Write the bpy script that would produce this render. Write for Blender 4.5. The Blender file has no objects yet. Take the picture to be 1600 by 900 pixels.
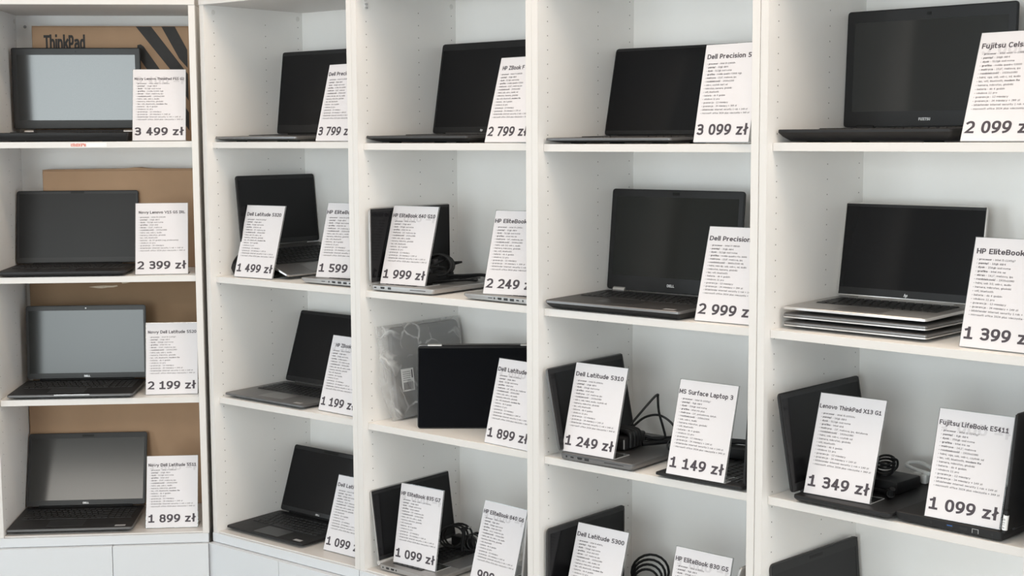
import bpy, bmesh, math, random
from mathutils import Matrix, Vector
random.seed(7)
S = bpy.context.scene
C = S.collection
R = math.radians
CAM_Z = 1.6

# ------------------------------------------------------------------ camera
PITCH, ROLL, FPX = -0.10551, 0.0051, 2246.7
cam = bpy.data.cameras.new('camera')
cam.sensor_width = 36.0
cam.lens = FPX / 1600 * 36.0
cam.clip_start = 0.05
co = bpy.data.objects.new('camera', cam)
C.objects.link(co)
fw = Vector((0, math.cos(PITCH), math.sin(PITCH)))
up0 = Vector((0, -math.sin(PITCH), math.cos(PITCH)))
r0 = Vector((1, 0, 0))
rt = r0 * math.cos(ROLL) - up0 * math.sin(ROLL)
up = r0 * math.sin(ROLL) + up0 * math.cos(ROLL)
co.matrix_world = Matrix(((rt.x, up.x, -fw.x, 0), (rt.y, up.y, -fw.y, 0), (rt.z, up.z, -fw.z, CAM_Z), (0, 0, 0, 1)))
S.camera = co

# ------------------------------------------------------------------ light
S.view_settings.view_transform = 'Standard'
S.view_settings.look = 'None'
S.view_settings.exposure = 0.14
S.view_settings.gamma = 1.0
S.view_settings.use_curve_mapping = False
S.cycles.diffuse_bounces = 9
S.cycles.transparent_max_bounces = 16
w = bpy.data.worlds.new('room_air')
S.world = w
w.use_nodes = True
w.node_tree.nodes['Background'].inputs[0].default_value = (0.70, 0.86, 1.0, 1)
w.node_tree.nodes['Background'].inputs[1].default_value = 2.9


def area(name, loc, aim, sx, sy, power, col):
    l = bpy.data.lights.new(name, 'AREA')
    l.shape = 'RECTANGLE'
    l.size, l.size_y, l.energy, l.color = sx, sy, power, col
    o = bpy.data.objects.new(name, l)
    C.objects.link(o)
    o.location = loc
    o.rotation_euler = (Vector(aim) - Vector(loc)).to_track_quat('-Z', 'Y').to_euler()
    return o


# the shop window behind the camera and the ceiling panels in front of the bookcases
area('window_daylight', (-2.2, -3.40, 1.35), (-1.6, 5, 1.3), 1.9, 2.1, 98, (0.94, 1.0, 0.97))
area('side_window_daylight', (-4.75, -1.0, 1.45), (0, -0.6, 1.35), 2.8, 2.5, 46, (1.0, 0.975, 0.885))
area('side_window_daylight', (-4.75, 2.95, 1.1), (0, 2.95, 1.05), 1.3, 1.75, 11, (1.0, 0.99, 0.92))
area('ceiling_panel_light', (-0.55, 3.15, 2.92), (-0.55, 3.15, 0), 1.2, 0.2, 12.0, (1.0, 0.77, 0.57))
area('ceiling_panel_light', (0.62, 2.05, 2.92), (0.62, 2.05, 0), 1.2, 0.2, 12.0, (1.0, 0.77, 0.57))
area('ceiling_panel_light', (-1.7, -1.15, 2.92), (-1.7, -1.15, 0), 1.6, 1.0, 32, (1.0, 0.93, 0.84))
for lx, ly in ((2.1, 1.2), (0.6, -1.2), (2.4, -0.6)):
    area('ceiling_panel_light', (lx, ly, 2.92), (lx * .5, ly + 2.2, 0), 1.2, 0.6, 20, (1.0, 0.88, 0.76))

# ------------------------------------------------------------------ materials


def mat(name, col, rough=0.5, metal=0.0, spec=0.5, noise=0.0, nscale=60, bump=0.0, coat=0.0):
    m = bpy.data.materials.new(name)
    m.use_nodes = True
    nt = m.node_tree
    b = nt.nodes['Principled BSDF']
    b.inputs['Base Color'].default_value = (*col, 1)
    b.inputs['Roughness'].default_value = rough
    b.inputs['Metallic'].default_value = metal
    b.inputs['Specular IOR Level'].default_value = spec
    b.inputs['Coat Weight'].default_value = coat
    if noise or bump:
        tc = nt.nodes.new('ShaderNodeTexCoord')
        n = nt.nodes.new('ShaderNodeTexNoise')
        n.inputs['Scale'].default_value = nscale
        n.inputs['Detail'].default_value = 4
        nt.links.new(tc.outputs['Object'], n.inputs['Vector'])
        if noise:
            mx = nt.nodes.new('ShaderNodeMix')
            mx.data_type = 'RGBA'
            mx.inputs['A'].default_value = (*[c * (1 - noise) for c in col], 1)
            mx.inputs['B'].default_value = (*[min(1, c * (1 + noise)) for c in col], 1)
            nt.links.new(n.outputs['Fac'], mx.inputs['Factor'])
            nt.links.new(mx.outputs['Result'], b.inputs['Base Color'])
        if bump:
            bp = nt.nodes.new('ShaderNodeBump')
            bp.inputs['Strength'].default_value = bump
            bp.inputs['Distance'].default_value = 0.002
            nt.links.new(n.outputs['Fac'], bp.inputs['Height'])
            nt.links.new(bp.outputs['Normal'], b.inputs['Normal'])
    return m


M = {}
M['board'] = mat('white_melamine', (0.875, 0.865, 0.85), 0.42, noise=0.012, nscale=30)
M['edge'] = mat('white_front_dimmed', (0.645, 0.62, 0.60), 0.38)  # same white board, darkened in colour to hold down light on front faces
M['door'] = mat('white_door_dimmed_cool', (0.605, 0.62, 0.645), 0.3)  # white doors: colour dimmed against frontal light and tinted for cool daylight
M['hole'] = mat('peg_hole_dark', (0.16, 0.15, 0.14), 0.8)
M['cap'] = mat('plastic_cap', (0.74, 0.73, 0.71), 0.4)
M['capgrey'] = mat('grey_screw_cap', (0.30, 0.29, 0.28), 0.4)
M['steel'] = mat('steel', (0.62, 0.62, 0.63), 0.28, 1.0)
M['wall'] = mat('wall_paint', (0.45, 0.43, 0.40), 0.85, bump=0.1, nscale=200)
M['ceil'] = mat('ceiling_paint', (0.72, 0.71, 0.69), 0.9, bump=0.05, nscale=150)
M['floor'] = mat('floor_tile', (0.42, 0.40, 0.38), 0.45, noise=0.08, nscale=6)
M['frame'] = mat('window_frame_grey', (0.25, 0.25, 0.26), 0.45)
M['paper'] = mat('white_paper', (0.665, 0.645, 0.665), 0.65)
M['ink'] = mat('printed_ink', (0.055, 0.045, 0.055), 0.7)
M['inklight'] = mat('small_print_ink', (0.07, 0.062, 0.07), 0.7)
M['ghost'] = mat('faint_print', (0.565, 0.545, 0.565), 0.65)
M['card'] = mat('cardboard', (0.40, 0.255, 0.155), 0.8, noise=0.07, nscale=18, bump=0.08)
M['carddk'] = mat('cardboard_dark', (0.28, 0.18, 0.105), 0.85, noise=0.06, nscale=22, bump=0.08)
M['tape'] = mat('torn_paper', (0.62, 0.52, 0.40), 0.8, noise=0.2, nscale=150)
M['boxink'] = mat('box_print', (0.04, 0.037, 0.036), 0.75, noise=0.15, nscale=80)
M['black'] = mat('black_plastic', (0.012, 0.012, 0.013), 0.5, spec=0.3, noise=0.08, nscale=300, bump=0.02)
M['soft'] = mat('soft_black', (0.019, 0.019, 0.021), 0.55, spec=0.35)
M['dkgrey'] = mat('dark_grey_shell', (0.040, 0.039, 0.040), 0.45, spec=0.35)
M['midgrey'] = mat('grey_shell', (0.13, 0.13, 0.133), 0.38, 0.4)
M['graphite'] = mat('graphite_metal', (0.20, 0.195, 0.195), 0.36, 0.7)
M['silver'] = mat('silver_metal', (0.42, 0.41, 0.405), 0.4, 0.75)
M['silverlite'] = mat('silver_edge', (0.62, 0.60, 0.585), 0.32, 0.7)
M['bezel'] = mat('bezel_black', (0.010, 0.010, 0.011), 0.35, spec=0.35)
M['bezelgrey'] = mat('bezel_grey', (0.020, 0.020, 0.021), 0.42, spec=0.4)
M['screenmatte'] = mat('screen_antiglare', (0.012, 0.013, 0.013), 0.13, spec=0.55)
M['screen'] = mat('screen_off', (0.006, 0.006, 0.007), 0.14, spec=0.22)
M['screensoft'] = mat('screen_dull', (0.013, 0.013, 0.014), 0.3, spec=0.25)
M['screendark'] = mat('screen_glossy_black', (0.002, 0.0024, 0.004), 0.06, spec=0.12)
M['screenhalf'] = mat('screen_antiglare_dark', (0.010, 0.011, 0.010), 0.16, spec=0.36)
M['key'] = mat('key_black', (0.014, 0.014, 0.015), 0.45, spec=0.35)
M['keywell'] = mat('key_well', (0.008, 0.008, 0.008), 0.6)
M['pad'] = mat('touchpad_dark', (0.028, 0.028, 0.03), 0.33)
M['padgrey'] = mat('touchpad_grey', (0.22, 0.215, 0.215), 0.32, 0.5)
M['port'] = mat('port_dark', (0.006, 0.006, 0.006), 0.5)
M['blue'] = mat('usb_blue', (0.02, 0.12, 0.42), 0.4)
M['logo'] = mat('logo_silver', (0.75, 0.75, 0.76), 0.35, 0.3)
M['led'] = mat('shutter_white', (0.85, 0.85, 0.85), 0.4)
M['lens'] = mat('lens_black', (0.004, 0.004, 0.004), 0.3, spec=0.25)
M['rubber'] = mat('rubber_black', (0.012, 0.012, 0.012), 0.7)
M['cable'] = mat('black_cable', (0.010, 0.010, 0.011), 0.45, spec=0.35)
M['cablegrey'] = mat('grey_connector', (0.055, 0.055, 0.06), 0.4)
M['whiteplastic'] = mat('white_plastic', (0.72, 0.72, 0.71), 0.35)
M['felt'] = mat('grey_sleeve_fabric', (0.135, 0.135, 0.138), 0.9, noise=0.2, nscale=400, bump=0.2)
M['stickgrey'] = mat('sticker_grey', (0.40, 0.40, 0.41), 0.4)
M['red'] = mat('red_print', (0.62, 0.16, 0.11), 0.55)
M['label'] = mat('label_white', (0.78, 0.78, 0.78), 0.5)
M['trim'] = mat('chamfer_bright', (0.42, 0.41, 0.41), 0.25, 0.9)


def thin_clear(name, tint, gloss, rough, cloud=0.0, bump=0.0):
    m = bpy.data.materials.new(name)
    m.use_nodes = True
    nt = m.node_tree
    nt.nodes.remove(nt.nodes['Principled BSDF'])
    out = nt.nodes['Material Output']
    tr = nt.nodes.new('ShaderNodeBsdfTransparent')
    tr.inputs[0].default_value = (*tint, 1)
    gl = nt.nodes.new('ShaderNodeBsdfGlossy')
    gl.inputs['Roughness'].default_value = rough
    lw = nt.nodes.new('ShaderNodeLayerWeight')
    lw.inputs[0].default_value = 0.5
    pw = nt.nodes.new('ShaderNodeMath')
    pw.operation = 'POWER'
    pw.inputs[1].default_value = 4.0
    nt.links.new(lw.outputs['Facing'], pw.inputs[0])
    fr = nt.nodes.new('ShaderNodeMath')
    fr.operation = 'MULTIPLY_ADD'
    fr.inputs[1].default_value = 0.7
    fr.inputs[2].default_value = gloss
    nt.links.new(pw.outputs[0], fr.inputs[0])
    mx = nt.nodes.new('ShaderNodeMixShader')
    nt.links.new(fr.outputs[0], mx.inputs[0])
    nt.links.new(tr.outputs[0], mx.inputs[1])
    nt.links.new(gl.outputs[0], mx.inputs[2])
    last = mx
    if cloud:
        df = nt.nodes.new('ShaderNodeBsdfDiffuse')
        df.inputs[0].default_value = (0.8, 0.8, 0.8, 1)
        tc = nt.nodes.new('ShaderNodeTexCoord')
        nz = nt.nodes.new('ShaderNodeTexNoise')
        nz.inputs['Scale'].default_value = 14
        nz.inputs['Detail'].default_value = 2.5
        nz.inputs['Distortion'].default_value = 0.4
        nt.links.new(tc.outputs['Object'], nz.inputs['Vector'])
        # creases: fold highlights painted as white streaks along cell borders, fading in and out
        wp = nt.nodes.new('ShaderNodeMix')
        wp.data_type = 'VECTOR'
        wp.inputs['Factor'].default_value = 0.05
        nt.links.new(tc.outputs['Object'], wp.inputs['A'])
        nt.links.new(nz.outputs['Color'], wp.inputs['B'])
        vo = nt.nodes.new('ShaderNodeTexVoronoi')
        vo.feature = 'DISTANCE_TO_EDGE'
        vo.inputs['Scale'].default_value = 16
        nt.links.new(wp.outputs['Result'], vo.inputs['Vector'])
        r1 = nt.nodes.new('ShaderNodeMapRange')
        r1.inputs['From Min'].default_value = 0.0
        r1.inputs['From Max'].default_value = 0.07
        r1.inputs['To Min'].default_value = 1.0
        r1.inputs['To Max'].default_value = 0.0
        nt.links.new(vo.outputs['Distance'], r1.inputs['Value'])
        r2 = nt.nodes.new('ShaderNodeMapRange')
        r2.inputs['From Min'].default_value = 0.42
        r2.inputs['From Max'].default_value = 0.68
        r2.inputs['To Max'].default_value = cloud * 2.0
        nt.links.new(nz.outputs['Fac'], r2.inputs['Value'])
        rp = nt.nodes.new('ShaderNodeMath')
        rp.operation = 'MULTIPLY_ADD'
        rp.use_clamp = True
        nt.links.new(r1.outputs['Result'], rp.inputs[0])
        nt.links.new(r2.outputs['Result'], rp.inputs[1])
        rp.inputs[2].default_value = cloud * 0.8
        m2 = nt.nodes.new('ShaderNodeMixShader')
        nt.links.new(rp.outputs[0], m2.inputs[0])
        nt.links.new(mx.outputs[0], m2.inputs[1])
        nt.links.new(df.outputs[0], m2.inputs[2])
        last = m2
        if bump:
            bp = nt.nodes.new('ShaderNodeBump')
            bp.inputs['Strength'].default_value = bump
            bp.inputs['Distance'].default_value = 0.01
            nt.links.new(nz.outputs['Fac'], bp.inputs['Height'])
            nt.links.new(bp.outputs['Normal'], gl.inputs['Normal'])
            nt.links.new(bp.outputs['Normal'], df.inputs['Normal'])
    nt.links.new(last.outputs[0], out.inputs[0])
    return m


M['acrylic'] = thin_clear('clear_acrylic', (0.88, 0.90, 0.90), 0.09, 0.06)
M['acrylicedge'] = mat('polished_acrylic_edge', (0.50, 0.51, 0.52), 0.2)
M['bag'] = thin_clear('clear_plastic_bag', (0.96, 0.96, 0.96), 0.07, 0.25, cloud=0.31, bump=0.9)

# ------------------------------------------------------------------ mesh helpers


class MB:
    """collects geometry for one mesh object"""

    def __init__(self):
        self.v, self.f, self.mi = [], [], []

    def add(self, vs, fs, mi=0, T=None):
        n = len(self.v)
        for p in vs:
            p = Vector(p)
            self.v.append(tuple(T @ p) if T else tuple(p))
        for f in fs:
            self.f.append(tuple(n + i for i in f))
            self.mi.append(mi)
        return self

    def box(self, x0, x1, y0, y1, z0, z1, mi=0, T=None):
        vs = [(x0, y0, z0), (x1, y0, z0), (x1, y1, z0), (x0, y1, z0), (x0, y0, z1), (x1, y0, z1), (x1, y1, z1), (x0, y1, z1)]
        return self.add(vs, [(3, 2, 1, 0), (4, 5, 6, 7), (0, 1, 5, 4), (1, 2, 6, 5), (2, 3, 7, 6), (3, 0, 4, 7)], mi, T)

    def bbox(self, x0, x1, y0, y1, z0, z1, bev=0.001, mi=0, T=None, seg=1):
        bm = bmesh.new()
        bmesh.ops.create_cube(bm, size=1)
        for v in bm.verts:
            v.co = Vector(((x0 + x1) / 2 + v.co.x * (x1 - x0), (y0 + y1) / 2 + v.co.y * (y1 - y0), (z0 + z1) / 2 + v.co.z * (z1 - z0)))
        bmesh.ops.bevel(bm, geom=bm.edges[:], offset=bev, segments=seg, affect='EDGES', profile=0.5)
        bm.verts.index_update()
        self.add([v.co.copy() for v in bm.verts], [[v.index for v in f.verts] for f in bm.faces], mi, T)
        bm.free()
        return self

    def loft(self, loops, mi=0, T=None, caps=(True, True), mis=None):
        n = len(loops[0])
        vs = [p for l in loops for p in l]
        base = len(self.v)
        self.add(vs, [], mi, T)
        for k in range(len(loops) - 1):
            m = mis[k] if mis else mi
            for i in range(n):
                j = (i + 1) % n
                self.f.append((base + k * n + i, base + k * n + j, base + (k + 1) * n + j, base + (k + 1) * n + i))
                self.mi.append(m)
        if caps[0]:
            self.f.append(tuple(base + i for i in reversed(range(n))))
            self.mi.append(mis[0] if mis else mi)
        if caps[1]:
            self.f.append(tuple(base + (len(loops) - 1) * n + i for i in range(n)))
            self.mi.append(mis[-1] if mis else mi)
        return self

    def cyl(self, p0, p1, r0_, r1_=None, n=12, mi=0, T=None):
        p0, p1 = Vector(p0), Vector(p1)
        r1_ = r0_ if r1_ is None else r1_
        d = (p1 - p0).normalized()
        a = d.orthogonal().normalized()
        b = d.cross(a)
        l = []
        for p, r in ((p0, r0_), (p1, r1_)):
            l.append([p + (a * math.cos(t) + b * math.sin(t)) * r for t in [2 * math.pi * i / n for i in range(n)]])
        return self.loft(l, mi, T)

    def tube(self, pts, r, n=8, mi=0, T=None, sub=4):
        P = catmull([Vector(p) for p in pts], sub) if sub > 1 else [Vector(p) for p in pts]
        loops = []
        up_ = None
        for i, p in enumerate(P):
            d = (P[min(i + 1, len(P) - 1)] - P[max(i - 1, 0)])
            if d.length < 1e-9:
                d = Vector((0, 0, 1))
            d.normalize()
            if up_ is None:
                a = d.orthogonal().normalized()
            else:
                a = (up_ - d * up_.dot(d))
                a = a.normalized() if a.length > 1e-6 else d.orthogonal().normalized()
            up_ = a
            b = d.cross(a)
            loops.append([p + (a * math.cos(t) + b * math.sin(t)) * r for t in [2 * math.pi * k / n for k in range(n)]])
        return self.loft(loops, mi, T)

    def obj(self, name, mats, parent=None, smooth=False):
        me = bpy.data.meshes.new(name)
        me.from_pydata(self.v, [], self.f)
        for m in (mats if isinstance(mats, (list, tuple)) else [mats]):
            me.materials.append(M[m])
        me.polygons.foreach_set('material_index', self.mi)
        if smooth:
            me.polygons.foreach_set('use_smooth', [True] * len(self.f))
        bm = bmesh.new()
        bm.from_mesh(me)
        bmesh.ops.recalc_face_normals(bm, faces=bm.faces[:])
        bm.to_mesh(me)
        bm.free()
        if smooth:
            me.set_sharp_from_angle(angle=R(40))
        o = bpy.data.objects.new(name, me)
        C.objects.link(o)
        if parent:
            o.parent = parent
        return o


def catmull(P, n):
    if len(P) < 3:
        return P
    out = []
    Q = [P[0] * 2 - P[1]] + P + [P[-1] * 2 - P[-2]]
    for i in range(1, len(Q) - 2):
        for k in range(n):
            t = k / n
            a, b, c, d = Q[i - 1], Q[i], Q[i + 1], Q[i + 2]
            out.append(0.5 * ((2 * b) + (c - a) * t + (2 * a - 5 * b + 4 * c - d) * t * t + (3 * b - a - 3 * c + d) * t ** 3))
    out.append(P[-1])
    return out


def rrect(x0, x1, y0, y1, r, n=4):
    pts = []
    for cx, cy, a0 in ((x1 - r, y0 + r, -90), (x1 - r, y1 - r, 0), (x0 + r, y1 - r, 90), (x0 + r, y0 + r, 180)):
        for k in range(n + 1):
            a = R(a0 + 90 * k / n)
            pts.append((cx + r * math.cos(a), cy + r * math.sin(a)))
    return pts


def tag(o, label, cat, group=None):
    o['label'] = label
    o['category'] = cat
    if group:
        o['group'] = group
    return o


def empty(name, parentless_T, label, cat, group=None):
    o = bpy.data.objects.new(name, None)
    o.empty_display_size = 0.05
    C.objects.link(o)
    o.matrix_world = parentless_T
    return tag(o, label, cat, group)


def structure(o):
    o['kind'] = 'structure'
    return o


# ------------------------------------------------------------------ lettering: strokes drawn with a broad flat pen
FONT = {}


def glyph(ch, bold, res):
    """flat outline mesh of one character: vertices, faces, advance (em units)"""
    k = (ch, bold, res)
    if k in FONT:
        return FONT[k]
    wx, wy = (0.174, 0.130) if bold else (0.112, 0.100)
    cap, xh, asc, des = 0.727, 0.548, 0.76, -0.205
    B, X, Cp, As, De = wy / 2, xh - wy / 2, cap - wy / 2, asc - wy / 2, des + wy / 2
    e = 0.05 if bold else 0.0
    wid = {'i': wx, 'l': wx, 'I': .36 + e, 'j': .22 + e, 'f': .37 + e, 't': .38 + e, 'r': .36 + e, 'm': .86 + e, 'w': .78 + e, 'M': .68 + e, 'W': .95 + e, 's': .45 + e, 'ś': .45 + e,
           'c': .46 + e, 'ć': .46 + e, 'z': .46 + e, 'k': .52 + e, 'v': .56 + e, 'y': .56 + e, 'x': .56 + e, 'ł': .30 + e, ' ': .28, '.': wx, ',': wx, '-': .30, '"': .26, '+': .55, '•': .30,
           '(': .24, ')': .24, 'L': .47 + e, 'F': .48 + e, 'E': .50 + e, 'T': .58 + e, 'P': .50 + e, 'S': .56 + e, 'N': .58 + e, 'H': .57 + e, 'D': .62 + e, 'G': .63 + e, 'C': .60 + e,
           'B': .55 + e, 'R': .60 + e, 'V': .66 + e, 'X': .64 + e, 'Z': .58 + e, 'U': .58 + e, 'A': .66 + e, 'J': .34 + e}.get(ch, .50 + e)
    if ch in '0123456789':
        wid = .52 + e
    L, Rr = wx / 2, wid - wx / 2
    Mx = (L + Rr) / 2
    rx = (Rr - L) / 2
    q = max(2, res * 2)

    def arc(cx, cy, ax, ay, a0, a1, p=2.35):
        n = max(2, int(abs(a1 - a0) / 90 * q))
        o = []
        for i in range(n + 1):
            t = math.radians(a0 + (a1 - a0) * i / n)
            c, s = math.cos(t), math.sin(t)
            o.append((cx + ax * math.copysign(abs(c) ** (2 / p), c), cy + ay * math.copysign(abs(s) ** (2 / p), s)))
        return o

    def ell(y0, y1, x0=None, x1=None):
        x0 = L if x0 is None else x0
        x1 = Rr if x1 is None else x1
        return arc((x0 + x1) / 2, (y0 + y1) / 2, (x1 - x0) / 2, (y1 - y0) / 2, 0, 360) + ['closed']
    hx = (B + X) / 2
    hc = (B + Cp) / 2
    P = []
    base = {'ą': 'a', 'ę': 'e', 'ć': 'c', 'ś': 's', 'ó': 'o', 'ń': 'n', 'ż': 'z'}.get(ch, ch)
    if base == 'o':
        P = [ell(B, X)]
    elif base == 'n':
        P = [[(L, B), (L, X)], [(L, X - .16)] + arc(Mx, X - .20, rx, .20, 165, 0) + [(Rr, B)]]
    elif base == 'h':
        P = [[(L, B), (L, As)], [(L, X - .16)] + arc(Mx, X - .20, rx, .20, 165, 0) + [(Rr, B)]]
    elif base == 'm':
        m2, r2 = Mx, rx / 2
        P = [[(L, B), (L, X)], [(L, X - .16)] + arc(L + r2, X - .18, r2, .18, 165, 0) + [(m2, B)], [(m2, X - .16)] + arc(m2 + r2, X - .18, r2, .18, 165, 0) + [(Rr, B)]]
    elif base == 'r':
        P = [[(L, B), (L, X)], [(L, X - .16)] + arc(Rr, X - .20, Rr - L, .20, 170, 95)]
    elif base == 'u':
        P = [[(L, X)] + arc(Mx, B + .20, rx, .20, 180, 345) + [(Rr, B + .16)], [(Rr, B), (Rr, X)]]
    elif base == 'a':
        P = [[(L + .03, X - .02)] + arc(Mx, X - .17, rx, .17, 100, 0) + [(Rr, B)], [(Rr, .315), (Mx + .02, .315)] + arc(Mx, (B + .315) / 2, rx, (.315 - B) / 2, 90, 270) + [(Mx + .06, B), (Rr, B + .09)]]
    elif base == 'b':
        P = [[(L, B), (L, As)], ell(B, X)]
    elif base == 'd':
        P = [[(Rr, B), (Rr, As)], ell(B, X)]
    elif base == 'p':
        P = [[(L, De), (L, X)], ell(B, X)]
    elif base == 'q':
        P = [[(Rr, De), (Rr, X)], ell(B, X)]
    elif base == 'g':
        P = [ell(B + .02, X), [(Rr, X)] + [(Rr, De + .14)] + arc(Mx, De + .14, rx, .14, 0, -90) + [(L + .06, De)]]
    elif base == 'c':
        P = [arc(Mx + .03, hx, rx + .03, (X - B) / 2, 62, 298)]
    elif base == 'e':
        P = [[(L, hx), (Rr, hx)] + arc(Mx, hx, rx, (X - B) / 2, 0, 310)]
    elif base == 'f':
        s = L + .09
        P = [[(s, B), (s, As - .14)] + arc(s + .17, As - .16, .17, .16, 180, 95), [(L - .02, X), (Rr - .03, X)]]
    elif base == 't':
        s = L + .06
        P = [[(s, .70), (s, B + .14)] + arc(s + .15, B + .14, .15, .14, 180, 275) + [(Rr, B)], [(L - .03, X), (Rr, X)]]
    elif base in 'il':
        P = [[(L, B), (L, X if base == 'i' else As)]]
        if base == 'i':
            P.append([(L, .70 - .01), (L, .70)])
    elif base == 'j':
        P = [[(Rr, X), (Rr, De + .12)] + arc(Rr - .14, De + .12, .14, .12, 0, -95), [(Rr, .69), (Rr, .70)]]
    elif base == 'ł':
        P = [[(Mx, B), (Mx, As)], [(Mx - .10, .30), (Mx + .11, .45)]]
    elif base == 'k':
        P = [[(L, B), (L, As)], [(Rr - .02, X), (L + .08, .26)], [(L + .17, .33), (Rr, B)]]
    elif base == 's':
        r4 = (X - B) / 4
        P = [arc(Mx, X - r4, rx, r4, 40, 270, 2.2)[:-1] + arc(Mx, B + r4, rx, r4, 90, -140, 2.2)]
    elif base == 'v':
        P = [[(L - .02, X), (Mx, B), (Rr + .02, X)]]
    elif base == 'w':
        P = [[(L - .02, X), (L + rx * .5, B), (Mx, X), (Rr - rx * .5, B), (Rr + .02, X)]]
    elif base == 'x':
        P = [[(L, X), (Rr, B)], [(L, B), (Rr, X)]]
    elif base == 'y':
        P = [[(L - .02, X), (Mx + .01, B + .02)], [(Rr + .02, X), (L + .12, De)]]
    elif base == 'z':
        P = [[(L, X), (Rr, X)], [(Rr - .02, X), (L + .02, B), 'butt'], [(L, B), (Rr, B)]]
    elif base == '0':
        P = [ell(B, Cp)]
    elif base == '1':
        P = [[(L + .02, Cp - .115), (Mx + .01, Cp - .06)], [(Mx + .01, B), (Mx + .01, Cp)], [(L + .01, B), (Rr - .01, B)]]
    elif base == '2':
        P = [[(L + .01, Cp - .07)] + arc(Mx, Cp - .19, rx, .19, 128, -22) + [(L, B), (Rr, B)]]
    elif base == '3':
        P = [arc(Mx - .02, Cp - .155, rx, .155, 132, -90)[:-1] + [(Mx - .08, hc + .02)], [(Mx - .08, hc + .02)] + arc(Mx - .01, B + .168, rx + .01, .168, 90, -135)]
    elif base == '4':
        P = [[(Rr - .13, B), (Rr - .13, Cp)], [(Rr - .13, Cp), (L + .01, .26), 'butt'], [(L, .235), (Rr, .235)]]
    elif base == '5':
        P = [[(Rr - .03, Cp), (L + .05, Cp), (L + .05, .40)] + arc(Mx - .02, .225, rx + .02, .225 - B, 105, -132)]
    elif base == '6':
        P = [ell(B, .455), arc(Rr - .01, .25, Rr - L - .01, Cp - .25, 180, 96)]
    elif base == '9':
        P = [ell(cap - .455, Cp), arc(L + .01, cap - .25, Rr - L - .01, Cp - .25, 0, -84)]
    elif base == '7':
        P = [[(L, Cp), (Rr, Cp), (L + .13, B)]]
    elif base == '8':
        P = [ell(B, hc + .02), ell(hc + .02, Cp, L + .02, Rr - .02)]
    elif base == 'N':
        P = [[(L, B), (L, Cp)], [(L, Cp), (Rr, B), 'butt'], [(Rr, B), (Rr, Cp)]]
    elif base == 'M':
        P = [[(L, B), (L, Cp)], [(L, Cp), (Mx, .22), (Rr, Cp), 'butt'], [(Rr, Cp), (Rr, B)]]
    elif base == 'L':
        P = [[(L, Cp), (L, B), (Rr, B)]]
    elif base == 'T':
        P = [[(L, Cp), (Rr, Cp)], [(Mx, Cp), (Mx, B)]]
    elif base in 'PRB':
        y = hc - .01 if base != 'P' else .30
        x1 = Rr - (.05 if base == 'R' else .01)
        rr = (Cp - y) / 2
        P = [[(L, B), (L, Cp), (x1 - .16, Cp)] + arc(x1 - .16, Cp - rr, .16, rr, 90, -90) + [(L, y)]]
        if base == 'R':
            P.append([(Mx - .03, y), (Rr + .01, B)])
        if base == 'B':
            rr = (y - B) / 2
            P.append([(L, y), (Rr - .17, y)] + arc(Rr - .17, B + rr, .17, rr, 90, -90) + [(L, B)])
    elif base == 'D':
        P = [[(L, B), (L, Cp), (Mx - .04, Cp)] + arc(Mx - .04, hc, Rr - Mx + .04, (Cp - B) / 2, 90, -90) + [(L, B)]]
    elif base == 'H':
        P = [[(L, B), (L, Cp)], [(Rr, B), (Rr, Cp)], [(L, hc), (Rr, hc)]]
    elif base == 'E':
        P = [[(Rr, Cp), (L, Cp), (L, B), (Rr, B)], [(L, hc), (Rr - .03, hc)]]
    elif base == 'F':
        P = [[(Rr, Cp), (L, Cp), (L, B)], [(L, hc - .01), (Rr - .03, hc - .01)]]
    elif base == 'I':
        P = [[(Mx, B), (Mx, Cp)], [(L, B), (Rr, B)], [(L, Cp), (Rr, Cp)]]
    elif base == 'J':
        P = [[(L, Cp), (Rr, Cp), (Rr, B + .15)] + arc(Rr - .16, B + .15, .16, .15, 0, -90) + [(L, B)]]
    elif base == 'C':
        P = [arc(Mx + .03, hc, rx + .03, (Cp - B) / 2, 55, 305)]
    elif base == 'G':
        P = [arc(Mx + .03, hc, rx + .03, (Cp - B) / 2, 55, 285) + [(Rr, B + .05), (Rr, .33), (Mx + .08, .33)]]
    elif base == 'S':
        r4 = (Cp - B) / 4
        P = [arc(Mx, Cp - r4, rx, r4, 35, 270, 2.2)[:-1] + arc(Mx, B + r4, rx, r4, 90, -145, 2.2)]
    elif base == 'V':
        P = [[(L - .02, Cp), (Mx, B), (Rr + .02, Cp)]]
    elif base == 'A':
        P = [[(L - .02, B), (Mx, Cp), (Rr + .02, B)], [(L + .08, .24), (Rr - .08, .24)]]
    elif base == 'X':
        P = [[(L, Cp), (Rr, B)], [(L, B), (Rr, Cp)]]
    elif base == 'Z':
        P = [[(L, Cp), (Rr, Cp)], [(Rr - .02, Cp), (L + .02, B), 'butt'], [(L, B), (Rr, B)]]
    elif base == 'U':
        P = [[(L, Cp)] + arc(Mx, B + .22, rx, .22, 180, 360) + [(Rr, Cp)]]
    elif base == 'W':
        P = [[(L, Cp), (L + rx * .5, B), (Mx, Cp), (Rr - rx * .5, B), (Rr, Cp)]]
    elif base == '.':
        P = [[(L, B), (L, B + .01)]]
    elif base == ',':
        P = [[(L, B + .01), (L - .05, -.10)]]
    elif base == '-':
        P = [[(L, .27), (Rr, .27)]]
    elif base == '+':
        P = [[(L, .33), (Rr, .33)], [(Mx, .10), (Mx, .56)]]
    elif base == '"':
        P = [[(L, .56), (L, Cp)], [(Rr, .56), (Rr, Cp)]]
    elif base == '•':
        P = [[(L + .02, .30), (Rr - .02, .30)]]
    elif base == '(':
        P = [arc(Rr + .06, .28, Rr - L + .06, .48, 120, 240)]
    elif base == ')':
        P = [arc(L - .06, .28, Rr - L + .06, .48, 60, -60)]
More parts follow.
